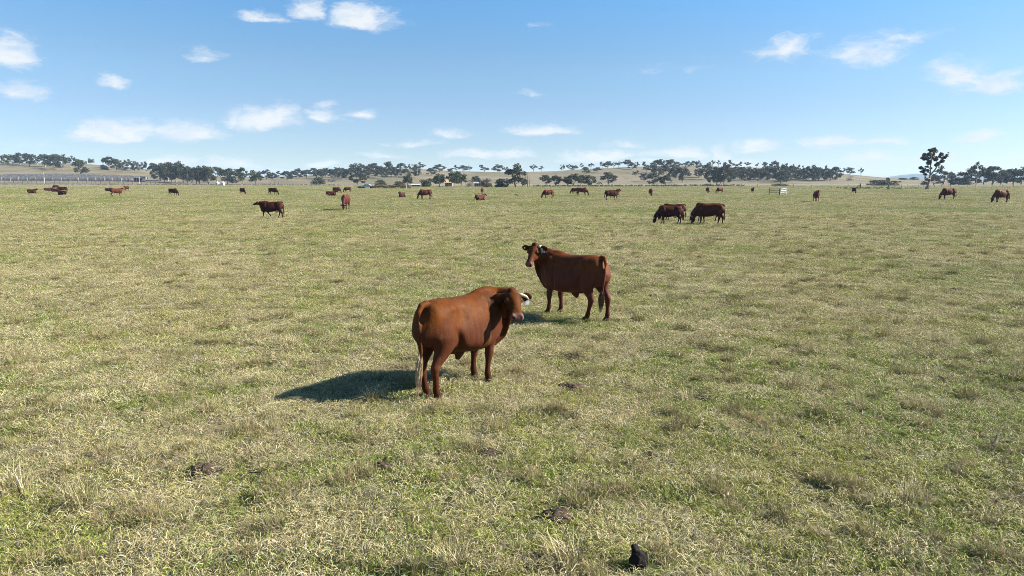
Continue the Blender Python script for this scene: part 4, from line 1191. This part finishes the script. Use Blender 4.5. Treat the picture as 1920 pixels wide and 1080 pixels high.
# the rest of the herd: one body per pose, copied
GRAZE_N = [(.40, 0, 1.06, .22, .30), (.66, 0, 1.02, .17, .25), (.90, 0, .82, .135, .20), (1.06, 0, .60, .12, .165), (1.14, 0, .45, .10, .13)]
GRAZE_H = ((1.17, 0, .47), 0.0, R(72))
STAND_N = [(.40, 0, 1.10, .22, .30), (.64, 0, 1.18, .17, .25), (.86, 0, 1.30, .13, .20), (.98, 0, 1.38, .11, .15), (1.04, 0, 1.40, .10, .12)]
STAND_H = ((1.02, 0, 1.52), 0.0, R(38))
WALK_N = [(.40, 0, 1.10, .22, .30), (.66, 0, 1.16, .17, .24), (.90, 0, 1.22, .13, .19), (1.06, 0, 1.27, .11, .14)]
WALK_H = ((1.06, 0, 1.38), 0.0, R(22))
POSES = {
    'graze': dict(neck=GRAZE_N, head=GRAZE_H, dewlap=[(.95, 0, .62, .03, .06), (.82, 0, .66, .04, .10), (.66, 0, .62, .04, .07)], legs={'fl': (.10, 0, 0), 'fr': (-.12, 0, 0), 'hl': (.14, 0, 0), 'hr': (-.12, 0, 0)}),
    'stand': dict(neck=STAND_N, head=STAND_H, dewlap=STAND_DEWLAP(), legs={'fl': (.05, 0, 0), 'fr': (-.05, 0, 0), 'hl': (.10, 0, 0), 'hr': (-.08, 0, 0)}),
    'walk': dict(neck=WALK_N, head=WALK_H, dewlap=[(.95, 0, 1.06, .03, .05), (.88, 0, .92, .035, .10), (.78, 0, .76, .04, .11), (.62, 0, .62, .04, .06)],
                 legs={'fl': (.20, 0, 0), 'fr': (-.26, 0, .6), 'hl': (-.20, 0, 0), 'hr': (.26, 0, 0)}),
    'lie': dict(neck=[(.40, 0, .62, .22, .29), (.64, 0, .70, .17, .24), (.84, 0, .82, .13, .19), (.96, 0, .92, .10, .14)], head=((.98, 0, 1.03), 0.0, R(30)), lying=True, drop=.50,
                dewlap=[(.92, 0, .70, .03, .05), (.84, 0, .56, .035, .10), (.76, 0, .40, .04, .10)], tail=[(-.78, 0, .87), (-.87, .02, .80), (-.92, .06, .64), (-.92, .14, .4), (-.86, .22, .18), (-.7, .34, .08), (-.6, .4, .06)]),
}
for p in POSES.values():
    p.update(fat=.92, ear=(.30, -.05, .02), ear_t=.024, tail_r=[.05, .048, .042, .038, .036, .034, .034])
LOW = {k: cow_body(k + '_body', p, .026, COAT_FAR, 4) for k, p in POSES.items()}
SW = {k: tail_switch(k + '_switch', LOW[k][1]['tail'] + Vector((0, 0, .04)), .42, 40, HAIR_BROWN, 9, (0, 0), .05) for k in ('graze', 'stand', 'walk')}
for s in SW.values(): s.materials.append(HAIR_BROWN)


def horn_mesh(info):
    g = Geo()
    M = info['M']; out = []
    for s in (1, -1):
        g = Geo(); g.tube([M @ Vector(p) for p in ((-.01, .07 * s, .0), (-.04, .15 * s, .03), (-.02, .21 * s, .05))], [.034, .03, .012], 7); m = g.mesh('small_horn'); m.materials.append(HORN); out.append(m)
    return out


HM = {k: horn_mesh(LOW[k][1]) for k in LOW}


def udder_mesh():
    g = Geo(); g.ellipsoid((-.36, 0, .60), (.16, .12, .12)); return g.mesh('udder', True)


UM = udder_mesh(); UM.materials.append(UDDER)
GEN = 'brown cattle in the paddock'
HERD = [  # px, hoof row, direction (0 right, 90 away, 180 left, 270 to the camera), pose, scale, label
 (60, 362.7, 4, 'lie', 1.05, 'brown cow lying down at the far left, alone and leftmost of the herd'),
 (89, 358.0, 20, 'lie', .85, 'small brown cow lying down behind and right of the leftmost cow'),
 (105, 354.5, 190, 'graze', .9, 'farthest standing cow of the resting group at the far left'),
 (103, 360.0, 8, 'lie', 1.0, 'cow lying in the resting group at the far left, facing right, head raised'),
 (119, 360.5, 200, 'stand', .95, 'dark cow standing directly behind a lying cow in the far left resting group'),
 (117, 365.5, 176, 'lie', 1.0, 'nearest lying cow of the far left resting group, facing left'),
 (203, 358.6, 6, 'lie', .9, 'cow lying just left of a standing dark cow, near the left of the vineyard end'),
 (218.5, 368.3, 42, 'stand', 1.05, 'dark cow standing with head up to the right, beside a lying cow on the left'),
 (238, 357.8, 265, 'stand', .9, 'small dark cow seen end-on behind the standing cow on the left'),
 (325, 367.2, 348, 'graze', 1.0, 'dark cow grazing alone to the right, below the dense tree belt'),
 (455, 364.2, 322, 'graze', .92, 'reddish cow grazing turned partly to the camera, below the white tanks'),
 (512, 365.0, 352, 'graze', 1.0, 'dark cow grazing to the right, just right of the reddish one below the tanks'),
 (511, 409.5, 181, 'walk', .99, 'brown cow walking left with tail hanging, largest on the left side'),
 (621, 367.4, 10, 'lie', 1.0, 'reddish cow lying down facing right, in front of a grazing dark cow'),
 (631, 362.0, 352, 'graze', .95, 'dark cow grazing right behind the reddish lying cow'),
 (652, 360.5, 195, 'graze', .88, 'cow grazing to the left, nearest to the parked white car'),
 (649, 393.0, 272, 'graze', 1.12, 'reddish cow grazing head-on to the camera, right of the walking cow'),
 (754, 370.0, 250, 'lie', .95, 'brown cow lying end-on left of the big reddish grazing cow'),
 (798, 373.2, 193, 'graze', 1.08, 'reddish cow grazing to the left in front of the homestead garden'),
 (900, 375.5, 38, 'lie', .95, 'reddish cow lying with head raised right, in front of a cow seen from behind'),
 (904, 363.2, 84, 'stand', .85, 'small dark cow seen from behind, standing beyond the reddish lying cow'),
 (1028, 371.6, 200, 'graze', 1.0, 'dark cow grazing to the left, centre, right of the tall multi trunked gum'),
 (1078, 363.4, 165, 'graze', .88, 'small reddish cow grazing to the left behind a dark one'),
 (1091, 366.4, 350, 'graze', 1.08, 'dark cow grazing to the right in front of a small reddish one'),
 (1145, 375.0, 14, 'stand', 1.04, 'dark cow standing facing right, overlapping a reddish cow behind it'),
 (1151, 371.8, 20, 'stand', 1.0, 'reddish cow behind the dark standing cow, only its back showing'),
 (1220, 367.4, 268, 'graze', .98, 'brown cow grazing end-on, standing alone above the grazing group of four'),
 (1326.5, 361.9, 270, 'graze', .9, 'small reddish cow grazing head-on, left of another small grazing cow'),
 (1349.5, 362.6, 205, 'graze', .92, 'small dark cow grazing to the left, above the right grazing pair'),
 (1411, 361.5, 265, 'stand', .82, 'small dark cow seen end-on just left of the loose rail panels'),
 (1256, 420.6, 174, 'graze', .93, 'front cow of the left grazing pair, dark, facing left'),
 (1263, 414.2, 168, 'graze', .92, 'rear cow of the left grazing pair, mostly hidden behind the front one'),
 (1331, 421.5, 152, 'graze', 1.02, 'front cow of the right grazing pair, broad brown flank, facing left away'),
 (1326, 415.6, 163, 'graze', 1.0, 'rear cow of the right grazing pair, dark neck and head showing at left'),
 (1530, 378.0, 258, 'stand', 1.04, 'brown cow standing facing the camera, right of the loose rail panels'),
 (1601, 363.0, 262, 'graze', .95, 'small dark cow grazing below the braced fence post'),
 (1778, 374.2, 184, 'graze', 1.24, 'dark cow grazing to the left, just right of the tall lone gum'),
 (1877, 379.8, 190, 'graze', 1.24, 'rightmost cow, grazing to the left near the right edge'),
]
for px, py, d, pose, sc, label in HERD:
    p = flat(px, py)
    o = thing('cow', label, 'cow', p - Vector((0, 0, .01)), R(d), (sc, sc, sc), GEN)
    me, info = LOW[pose]
    b = link('body', me, None, o)
    if py > 358 and pose in SW:
        link('tail_switch', SW[pose], None, o)
        for hm in HM[pose]: link('horn', hm, None, o)
    if label.startswith(('brown cow walking', 'front cow of the left', 'rightmost')): link('udder', UM, None, o)

LUMPS = [(385, 889, .15, .15, .13, 'oval dark brown dung pat in the left foreground'),
         (717, 884, .085, .09, .06, 'small dark dung pat lower left of the nearest cow'),
         (918, 856, .10, .09, .07, 'hollow dark dung pat below the nearest cow, in the foreground'),
         (1046, 976, .13, .12, .05, 'crumbled dark patch of dung and soil in the centre foreground'),
         (1218, 864, .075, .07, .07, 'small black clod in the grass right of the crumbled dung, foreground'),
         (1075, 727, .17, .13, .08, 'dark twiggy lump of dung right of the nearest cow'),
         (1384, 563, .22, .18, .08, 'flat dark dung pat in the grass right of the second cow'),
         (1796, 546, .25, .2, .09, 'dark clod in the right part of the paddock, near the right edge'),
         (1318, 745, .12, .1, .06, 'small dark dung pat beside the straw tussock right of centre'),
         (968, 366.5, .8, .4, .30, 'tiny dark log lying far off in the middle of the paddock')]
CLEAR = [(flat(px, py).xy, 1.35 * max(rx, ry)) for px, py, rx, ry, rz, label in LUMPS if py > 400] + [(flat(1196, 1066).xy, .22)]

# ------------------------------------------------------------------ pasture
def grass_material(name):
    m, g, b = material(name, .75, .15)
    at = g.new('ShaderNodeAttribute'); at.attribute_name = 'blade'
    v = g.sep(at.outputs['Vector'])                      # x: dry 0..1, y: random, z: position along the blade
    pos = g.new('ShaderNodeNewGeometry').outputs['Position']
    oi = g.new('ShaderNodeObjectInfo').outputs['Random']
    big = g.noise(pos, .16, 4, .6); mid = g.noise(pos, .9, 4, .6)
    gr = g.mix(v[1], (.0633, .1207, .0149), (.2357, .3013, .0391))
    gr = g.mix(g.ramp(big, (.40, .65, 0, .7)), gr, (.2760, .2530, .0607))
    st = g.mix(v[1], (.2852, .2392, .0966), (.5704, .4922, .2668))
    st = g.mix(g.ramp(v[1], (.34, .18, 0, 1)), st, (.1242, .0874, .0570))
    st = g.mix(g.ramp(v[1], (.74, .92, 0, 1)), st, (.50, .455, .355))
    st = g.mix(g.ramp(mid, (.48, .72, 0, .5)), st, (.2116, .1610, .1150))
    st = g.mix(g.ramp(g.sep(at.outputs['Vector'])[2], (1.5, 1.9, 0, 1)), st, g.mix(v[1], (.1840, .1426, .0782), (.3680, .2944, .1702)))
    c = g.mix(v[0], gr, st)
    c = g.mix(1.0, c, g.mix(oi, (.82, .84, .80), (1.12, 1.1, 1.08)), 'MULTIPLY')
    g.l.new(c, b.inputs['Base Color'])
    tr = g.new('ShaderNodeBsdfTranslucent', ins={'Color': c})
    mx = g.new('ShaderNodeMixShader', ins={0: .15, 1: b.outputs[0], 2: tr.outputs[0]})
    out = [n for n in g.n if n.type == 'OUTPUT_MATERIAL'][0]
    g.l.new(mx.outputs[0], out.inputs['Surface'])
    return m


GRASS = grass_material('pasture_grass')


def blades(r, n, rad, hmin, hmax, wid, dry, flat_f, clump=0, spread=1.0, along=0.0):
    """n bent ribbons (2 quads each): verts, quads, per-face (dry, random, along)"""
    if clump:
        cc = (r.random((clump, 2)) - .5) * 2 * rad; pk = r.integers(0, clump, n); base = cc[pk] + r.normal(size=(n, 2)) * rad * .16 * spread
    else:
        a = r.random(n) * 6.283; q = np.sqrt(r.random(n)) * rad; base = np.stack([np.cos(a) * q, np.sin(a) * q], 1)
    L = hmin + (hmax - hmin) * r.random(n) ** 1.4
    az = r.random(n) * 6.283
    tilt = np.where(r.random(n) < flat_f, 1.15 + .38 * r.random(n), .15 + .75 * r.random(n))     # from the vertical
    d = np.stack([np.cos(az), np.sin(az)], 1); side = np.stack([-np.sin(az), np.cos(az), np.zeros(n)], 1)
    z0 = np.where(tilt > 1.1, .012 + .045 * r.random(n), -.01)
    p0 = np.concatenate([base, z0[:, None]], 1)
    t1 = tilt * .75; t2 = np.minimum(tilt * 1.25 + .15 * r.random(n), 1.75)
    seg1 = np.concatenate([d * np.sin(t1)[:, None], np.cos(t1)[:, None]], 1) * (L * .5)[:, None]
    seg2 = np.concatenate([d * np.sin(t2)[:, None], np.cos(t2)[:, None]], 1) * (L * .5)[:, None]
    p1 = p0 + seg1; p2 = p1 + seg2
    p2[:, 2] = np.maximum(p2[:, 2], .006)
    w = (wid * (.6 + .8 * r.random(n)))[:, None] * .5
    roll = (r.random(n) - .5)[:, None] * 1.2
    side = side + np.array([0, 0, 1.0]) * roll
    V = np.stack([p0 - side * w, p0 + side * w, p1 - side * w * .9, p1 + side * w * .9, p2 - side * w * .25, p2 + side * w * .25], 1).reshape(-1, 3)
    k = np.arange(n)[:, None] * 6
    Q = np.concatenate([k + np.array([[0, 1, 3, 2]]), k + np.array([[2, 3, 5, 4]])], 1).reshape(-1, 4)
    dr = (r.random(n) < dry).astype(float); dr = np.clip(dr + (r.random(n) - .5) * .3, 0, 1)
    rd = r.random(n)
    val = np.stack([np.repeat(dr, 2), np.repeat(rd, 2), np.tile([along, along or 1.], n)], 1)
    return V, Q, val


def grass_mesh(name, parts):
    Vs, Qs, vals = [], [], []; o = 0
    for V, Q, v in parts: Vs.append(V); Qs.append(Q + o); vals.append(v); o += len(V)
    me = quads_mesh(name, np.concatenate(Vs), np.concatenate(Qs))
    at = me.attributes.new('blade', 'FLOAT_VECTOR', 'FACE'); at.data.foreach_set('vector', np.concatenate(vals).astype(np.float32).ravel())
    me.materials.append(GRASS)
    return me


def proto_collection(name, meshes):
    c = bpy.data.collections.new(name)
    for i, me in enumerate(meshes):
        c.objects.link(bpy.data.objects.new('grass_clump.%03d' % i, me))
    return c


def scatter(name, coll, pts, idx, rot, scl, label=None):
    me = bpy.data.meshes.new(name)
    me.vertices.add(len(pts)); me.vertices.foreach_set('co', np.asarray(pts, np.float32).ravel())
    a = me.attributes.new('pick', 'INT', 'POINT'); a.data.foreach_set('value', np.asarray(idx, np.int32))
    a = me.attributes.new('turn', 'FLOAT_VECTOR', 'POINT'); a.data.foreach_set('vector', np.asarray(rot, np.float32).ravel())
    a = me.attributes.new('size', 'FLOAT_VECTOR', 'POINT'); a.data.foreach_set('vector', np.asarray(scl, np.float32).ravel())
    o = bpy.data.objects.new(name, me); COL.objects.link(o); o['kind'] = 'stuff'
    if label: o['label'] = label
    ng = bpy.data.node_groups.new(name + '_scatter', 'GeometryNodeTree')
    ng.interface.new_socket('Geometry', in_out='INPUT', socket_type='NodeSocketGeometry'); ng.interface.new_socket('Geometry', in_out='OUTPUT', socket_type='NodeSocketGeometry')
    N = ng.nodes; L = ng.links
    gi = N.new('NodeGroupInput'); go = N.new('NodeGroupOutput')
    ip = N.new('GeometryNodeInstanceOnPoints'); ci = N.new('GeometryNodeCollectionInfo')
    ci.inputs['Collection'].default_value = coll; ci.inputs['Separate Children'].default_value = True; ci.inputs['Reset Children'].default_value = True
    def att(nm, t): n = N.new('GeometryNodeInputNamedAttribute'); n.data_type = t; n.inputs['Name'].default_value = nm; return n.outputs['Attribute']
    L.new(gi.outputs[0], ip.inputs['Points']); L.new(ci.outputs[0], ip.inputs['Instance']); ip.inputs['Pick Instance'].default_value = True
    L.new(att('pick', 'INT'), ip.inputs['Instance Index']); L.new(att('turn', 'FLOAT_VECTOR'), ip.inputs['Rotation']); L.new(att('size', 'FLOAT_VECTOR'), ip.inputs['Scale'])
    L.new(ip.outputs[0], go.inputs[0])
    md = o.modifiers.new('scatter', 'NODES'); md.node_group = ng
    return o


TRACKS = [[flat(*q).xy for q in ((-60, 905), (80, 880), (250, 845), (430, 803), (560, 765))], [flat(*q).xy for q in ((1010, 705), (1130, 672), (1260, 640), (1420, 608), (1600, 580))],
          [flat(*q).xy for q in ((700, 422), (800, 415), (900, 411), (1010, 409))]]


def track(x, y):
    """faint dry wheel tracks across the paddock"""
    best = 9.0
    for T in TRACKS:
        for a, b in zip(T[:-1], T[1:]):
            d = b - a; t = max(0.0, min(1.0, ((x - a.x) * d.x + (y - a.y) * d.y) / d.length_squared))
            best = min(best, math.hypot(x - a.x - d.x * t, y - a.y - d.y * t) / (.22 + .012 * y))
    return .42 * max(0.0, 1 - best * .8)


def build_pasture():
    r = np.random.default_rng(21)
    P = []
    # 0-3 short green, 4-6 mixed, 7-10 matted straw, 11-13 brown mounds, 14 bare thatch
    for i in range(4): P.append(grass_mesh('green_clump', [blades(r, 270, .22, .025, .07, .0055, .08, .35, 12), blades(r, 60, .24, .04, .11, .0038, 1, .95)]))
    for i in range(3): P.append(grass_mesh('mixed_clump', [blades(r, 165, .22, .025, .07, .0055, .15, .4, 10), blades(r, 150, .24, .04, .12, .004, 1, .94)]))
    for i in range(4): P.append(grass_mesh('straw_clump', [blades(r, 75, .22, .025, .07, .0055, .2, .4, 7), blades(r, 250, .24, .04, .12, .004, 1, .94, 8, 2.0)]))
    for i in range(3): P.append(grass_mesh('brown_mound', [blades(r, 230, .105, .06, .17, .004, .88, .25, along=2.), blades(r, 80, .15, .04, .10, .0045, .4, .6)]))
    for i in range(2): P.append(grass_mesh('thin_thatch', [blades(r, 70, .24, .04, .11, .004, 1, .98), blades(r, 25, .24, .02, .05, .0055, .1, .4)]))
    coll = proto_collection('grass_clumps', P)
    pts, idx, rot, scl = [], [], [], []
    y = 3.6
    while y < 62:
        step = .165 + max(0, y - 8) * .0072
        half = y * .80 + 6.0
        n = int(2 * half / step)
        xs = -half + step * (np.arange(n) + r.random(n))
        for x in xs:
            yy = y + (r.random() - .5) * step
            if any((q.x - x) ** 2 + (q.y - yy) ** 2 < rr_ * rr_ for q, rr_ in CLEAR if abs(q.y - yy) < .5): continue
            v = noise.noise((x * .6, yy * .6, .3)) * .45 + noise.noise((x * 1.7, yy * 1.7, 5.0)) * .95 + noise.noise((x * .12, yy * .12, 9.0)) * .40 + r.normal() * .09 + track(x, yy) + (.04 if x < 0 and yy > 9 else -.02)
            u = r.random(); m = noise.noise((x * 2.1, yy * 2.1, 17.0))
            if m > .20 and u < .52: k = 11 + r.integers(3)
            elif m < -.31 and u < .8: k = 14 + r.integers(2)
            elif v < .0: k = r.integers(4)
            elif v < .17: k = 4 + r.integers(3)
            else: k = 7 + r.integers(4)
            hh = .65 + .5 * r.random() + .9 * max(0, noise.noise((x * 1.6, yy * 1.6, 31.0)))
            if k in (11, 12, 13): hh = .7 + 1.0 * r.random() ** 2
            s = (.85 + .4 * r.random()) * (step / .185) ** .72
            pts.append((x, yy, gz(x, yy) - .005)); idx.append(k); rot.append(((r.random() - .5) * .22, (r.random() - .5) * .22, r.random() * 6.283)); scl.append((s, s, hh * min(1.35, s ** .4)))
        y += step * .95
    scatter('pasture_grass', coll, pts, idx, rot, scl)
    n1 = len(pts)
    # beyond: broader clumps, sparser
    F = []
    for i in range(3): F.append(grass_mesh('far_green_clump', [blades(r, 150, 1.0, .03, .09, .022, .12, .45, 9)]))
    for i in range(3): F.append(grass_mesh('far_straw_clump', [blades(r, 210, 1.0, .05, .13, .018, .75, .85, 9)]))
    for i in range(2): F.append(grass_mesh('far_tuft', [blades(r, 120, .26, .08, .20, .016, .8, .3)]))
    coll2 = proto_collection('far_grass_clumps', F)
    pts, idx, rot, scl = [], [], [], []
    y = 60.0
    while y < 345:
        step = 1.0 + (y - 60) * .0085; half = y * .79 + 9; n = int(2 * half / step)
        xs = -half + step * (np.arange(n) + r.random(n))
        for x in xs:
            yy = y + (r.random() - .5) * step
            v = noise.noise((x * .16, yy * .10, .3)) + noise.noise((x * .5, yy * .4, 7)) * .7 + r.normal() * .2
            u = r.random(); k = (6 + r.integers(2)) if u < .10 else (r.integers(3) if v < -.05 else 3 + r.integers(3))
            s = (.8 + .5 * r.random()) * (step / 1.1) ** .6
            pts.append((x, yy, gz(x, yy) - .005)); idx.append(k); rot.append((0, 0, r.random() * 6.283)); scl.append((s, s, (.6 + .7 * r.random()) * min(1.3, s ** .4)))
        y += step * 1.05
    scatter('far_pasture_grass', coll2, pts, idx, rot, scl)
    print('grass instances', n1, len(pts))


build_pasture()

# ------------------------------------------------------------------ small things in the grass
DUNG = simple('dried_dung', (.075, .052, .038), (.035, .025, .02), 14, .95, .1, .6)
CHAR = simple('charred_wood', (.028, .024, .022), (.014, .012, .012), 10, 1.0, .0, .6)
STICK = simple('dry_stick', (.11, .09, .07), (.06, .05, .04), 12, .9, .1)


def lump_mesh(name, rx, ry, rz, seed, rough=.25, f=5.0):
    bm = bmesh.new(); bmesh.ops.create_icosphere(bm, subdivisions=4, radius=1.0)
    for v in bm.verts:
        n_ = noise.noise(v.co * f * .4 + Vector((seed, 0, 0))) * rough * 1.3 + noise.noise(v.co * f + Vector((seed, 3, 0))) * rough
        q = v.co * (1 + n_); v.co = Vector((q.x * rx, q.y * ry, max(q.z, -.25) * rz))
    me = bpy.data.meshes.new(name); bm.to_mesh(me); bm.free()
    me.polygons.foreach_set('use_smooth', [True] * len(me.polygons))
    return me


for i, (px, py, rx, ry, rz, label) in enumerate(LUMPS):
    p = flat(px, py)
    nm = 'fallen_log' if 'log' in label else ('clod' if 'clod' in label else 'dung_pat')
    me = lump_mesh(nm, rx, ry, rz * .52, i * 3.7, .42)
    thing(nm, label, 'log' if nm == 'fallen_log' else ('clod' if nm == 'clod' else 'dung'), p + Vector((0, 0, .035)), random.random() * 3, (1, 1, 1), None, me, DUNG)


def charred_stump():
    p = flat(1196, 1066)
    g = Geo(); g.tube([(0, 0, -.05), (0, 0, .03), (-.005, .0, .08), (-.02, .0, .12), (-.035, 0, .155), (-.04, 0, .18)], [(.075, .06), (.08, .062), (.062, .05), (.035, .03), (.028, .025), (.012, .01)], 14, lat=(1, 0, 0))
    g.tube([(.03, 0, .0), (.055, 0, .06), (.06, 0, .09)], [.045, .03, .01], 9)
    me = g.mesh('charred_stump')
    bm = bmesh.new(); bm.from_mesh(me); bmesh.ops.subdivide_edges(bm, edges=bm.edges[:], cuts=2, use_grid_fill=True)
    for v in bm.verts: v.co += Vector((noise.noise(v.co * 30), noise.noise(v.co * 30 + Vector((5, 0, 0))), noise.noise(v.co * 30 + Vector((0, 7, 0))))) * .012
    bm.to_mesh(me); bm.free()
    thing('stump', 'small jagged black burnt stump in the bottom foreground, right of centre', 'stump', p + Vector((0, 0, .03)), .3, (1, 1, 1), None, me, CHAR)


charred_stump()


def stick(pa, pb, label, r0, kink):
    a = flat(*pa); b = flat(*pb); g = Geo(); d = b - a
    pts = [Vector((0, 0, .05)), d * .3 + Vector((0, kink, .07)), d * .65 + Vector((0, -kink * .5, .06)), d + Vector((0, 0, .05))]
    g.tube(pts, [r0, r0 * .85, r0 * .6, r0 * .25], 7)
    g.tube([pts[1], pts[1] + d * .2 + Vector((0, kink * 1.2, .03)), pts[1] + d * .4 + Vector((0, kink * 1.6, .02))], [r0 * .6, r0 * .4, r0 * .15], 6)
    thing('fallen_stick', label, 'stick', a, 0, (1, 1, 1), None, g.mesh('fallen_stick'), STICK)


stick((468, 893), (525, 918), 'thin pale dry stalk lying across the left foreground', .008, .05)
stick((1862, 843), (1905, 829), 'grey forked branch lying in the grass near the right edge', .022, .06)

TUSSOCKS = [(703, 757, 1.0, 'upright straw tussock standing in the shadow of the nearest cow'),
            (1292, 748, .9, 'brown straw tussock right of centre below the second cow'),
            (770, 872, .8, 'straw tussock below the hind legs of the nearest cow, foreground'),
            (152, 948, 1.1, 'pale spiky straw tussock in the lower left foreground'),
            (22, 930, 1.3, 'large pale straw tussock at the left edge foreground'),
            (508, 812, .9, 'straw tussock below the tip of the nearest cow shadow'),
            (548, 652, 1.0, 'dry grass tussock above the shadow of the nearest cow'),
            (1608, 770, .9, 'rounded brown tussock in the right foreground'),
            (1690, 672, .9, 'straw tussock halfway up the right side'),
            (850, 1068, 1.1, 'pale straw tussock at the bottom edge left of the burnt stump'),
            (1060, 1060, 1.2, 'pale straw tussock at the bottom edge just left of the burnt stump shadow'),
            (1715, 945, 1.0, 'sprawling straw tussock in the lower right foreground')]
for i, (px, py, s, label) in enumerate(TUSSOCKS):
    rr = np.random.default_rng(300 + i)
    me = grass_mesh('straw_tussock', [blades(rr, 190, .11, .14, .36, .0048, .97, .12), blades(rr, 90, .17, .08, .2, .005, .9, .5), blades(rr, 60, .12, .05, .12, .006, .15, .2)])
    thing('grass_tussock', label, 'grass tussock', flat(px, py), random.random() * 6, (s, s, s * .95), 'dry grass tussocks', me)
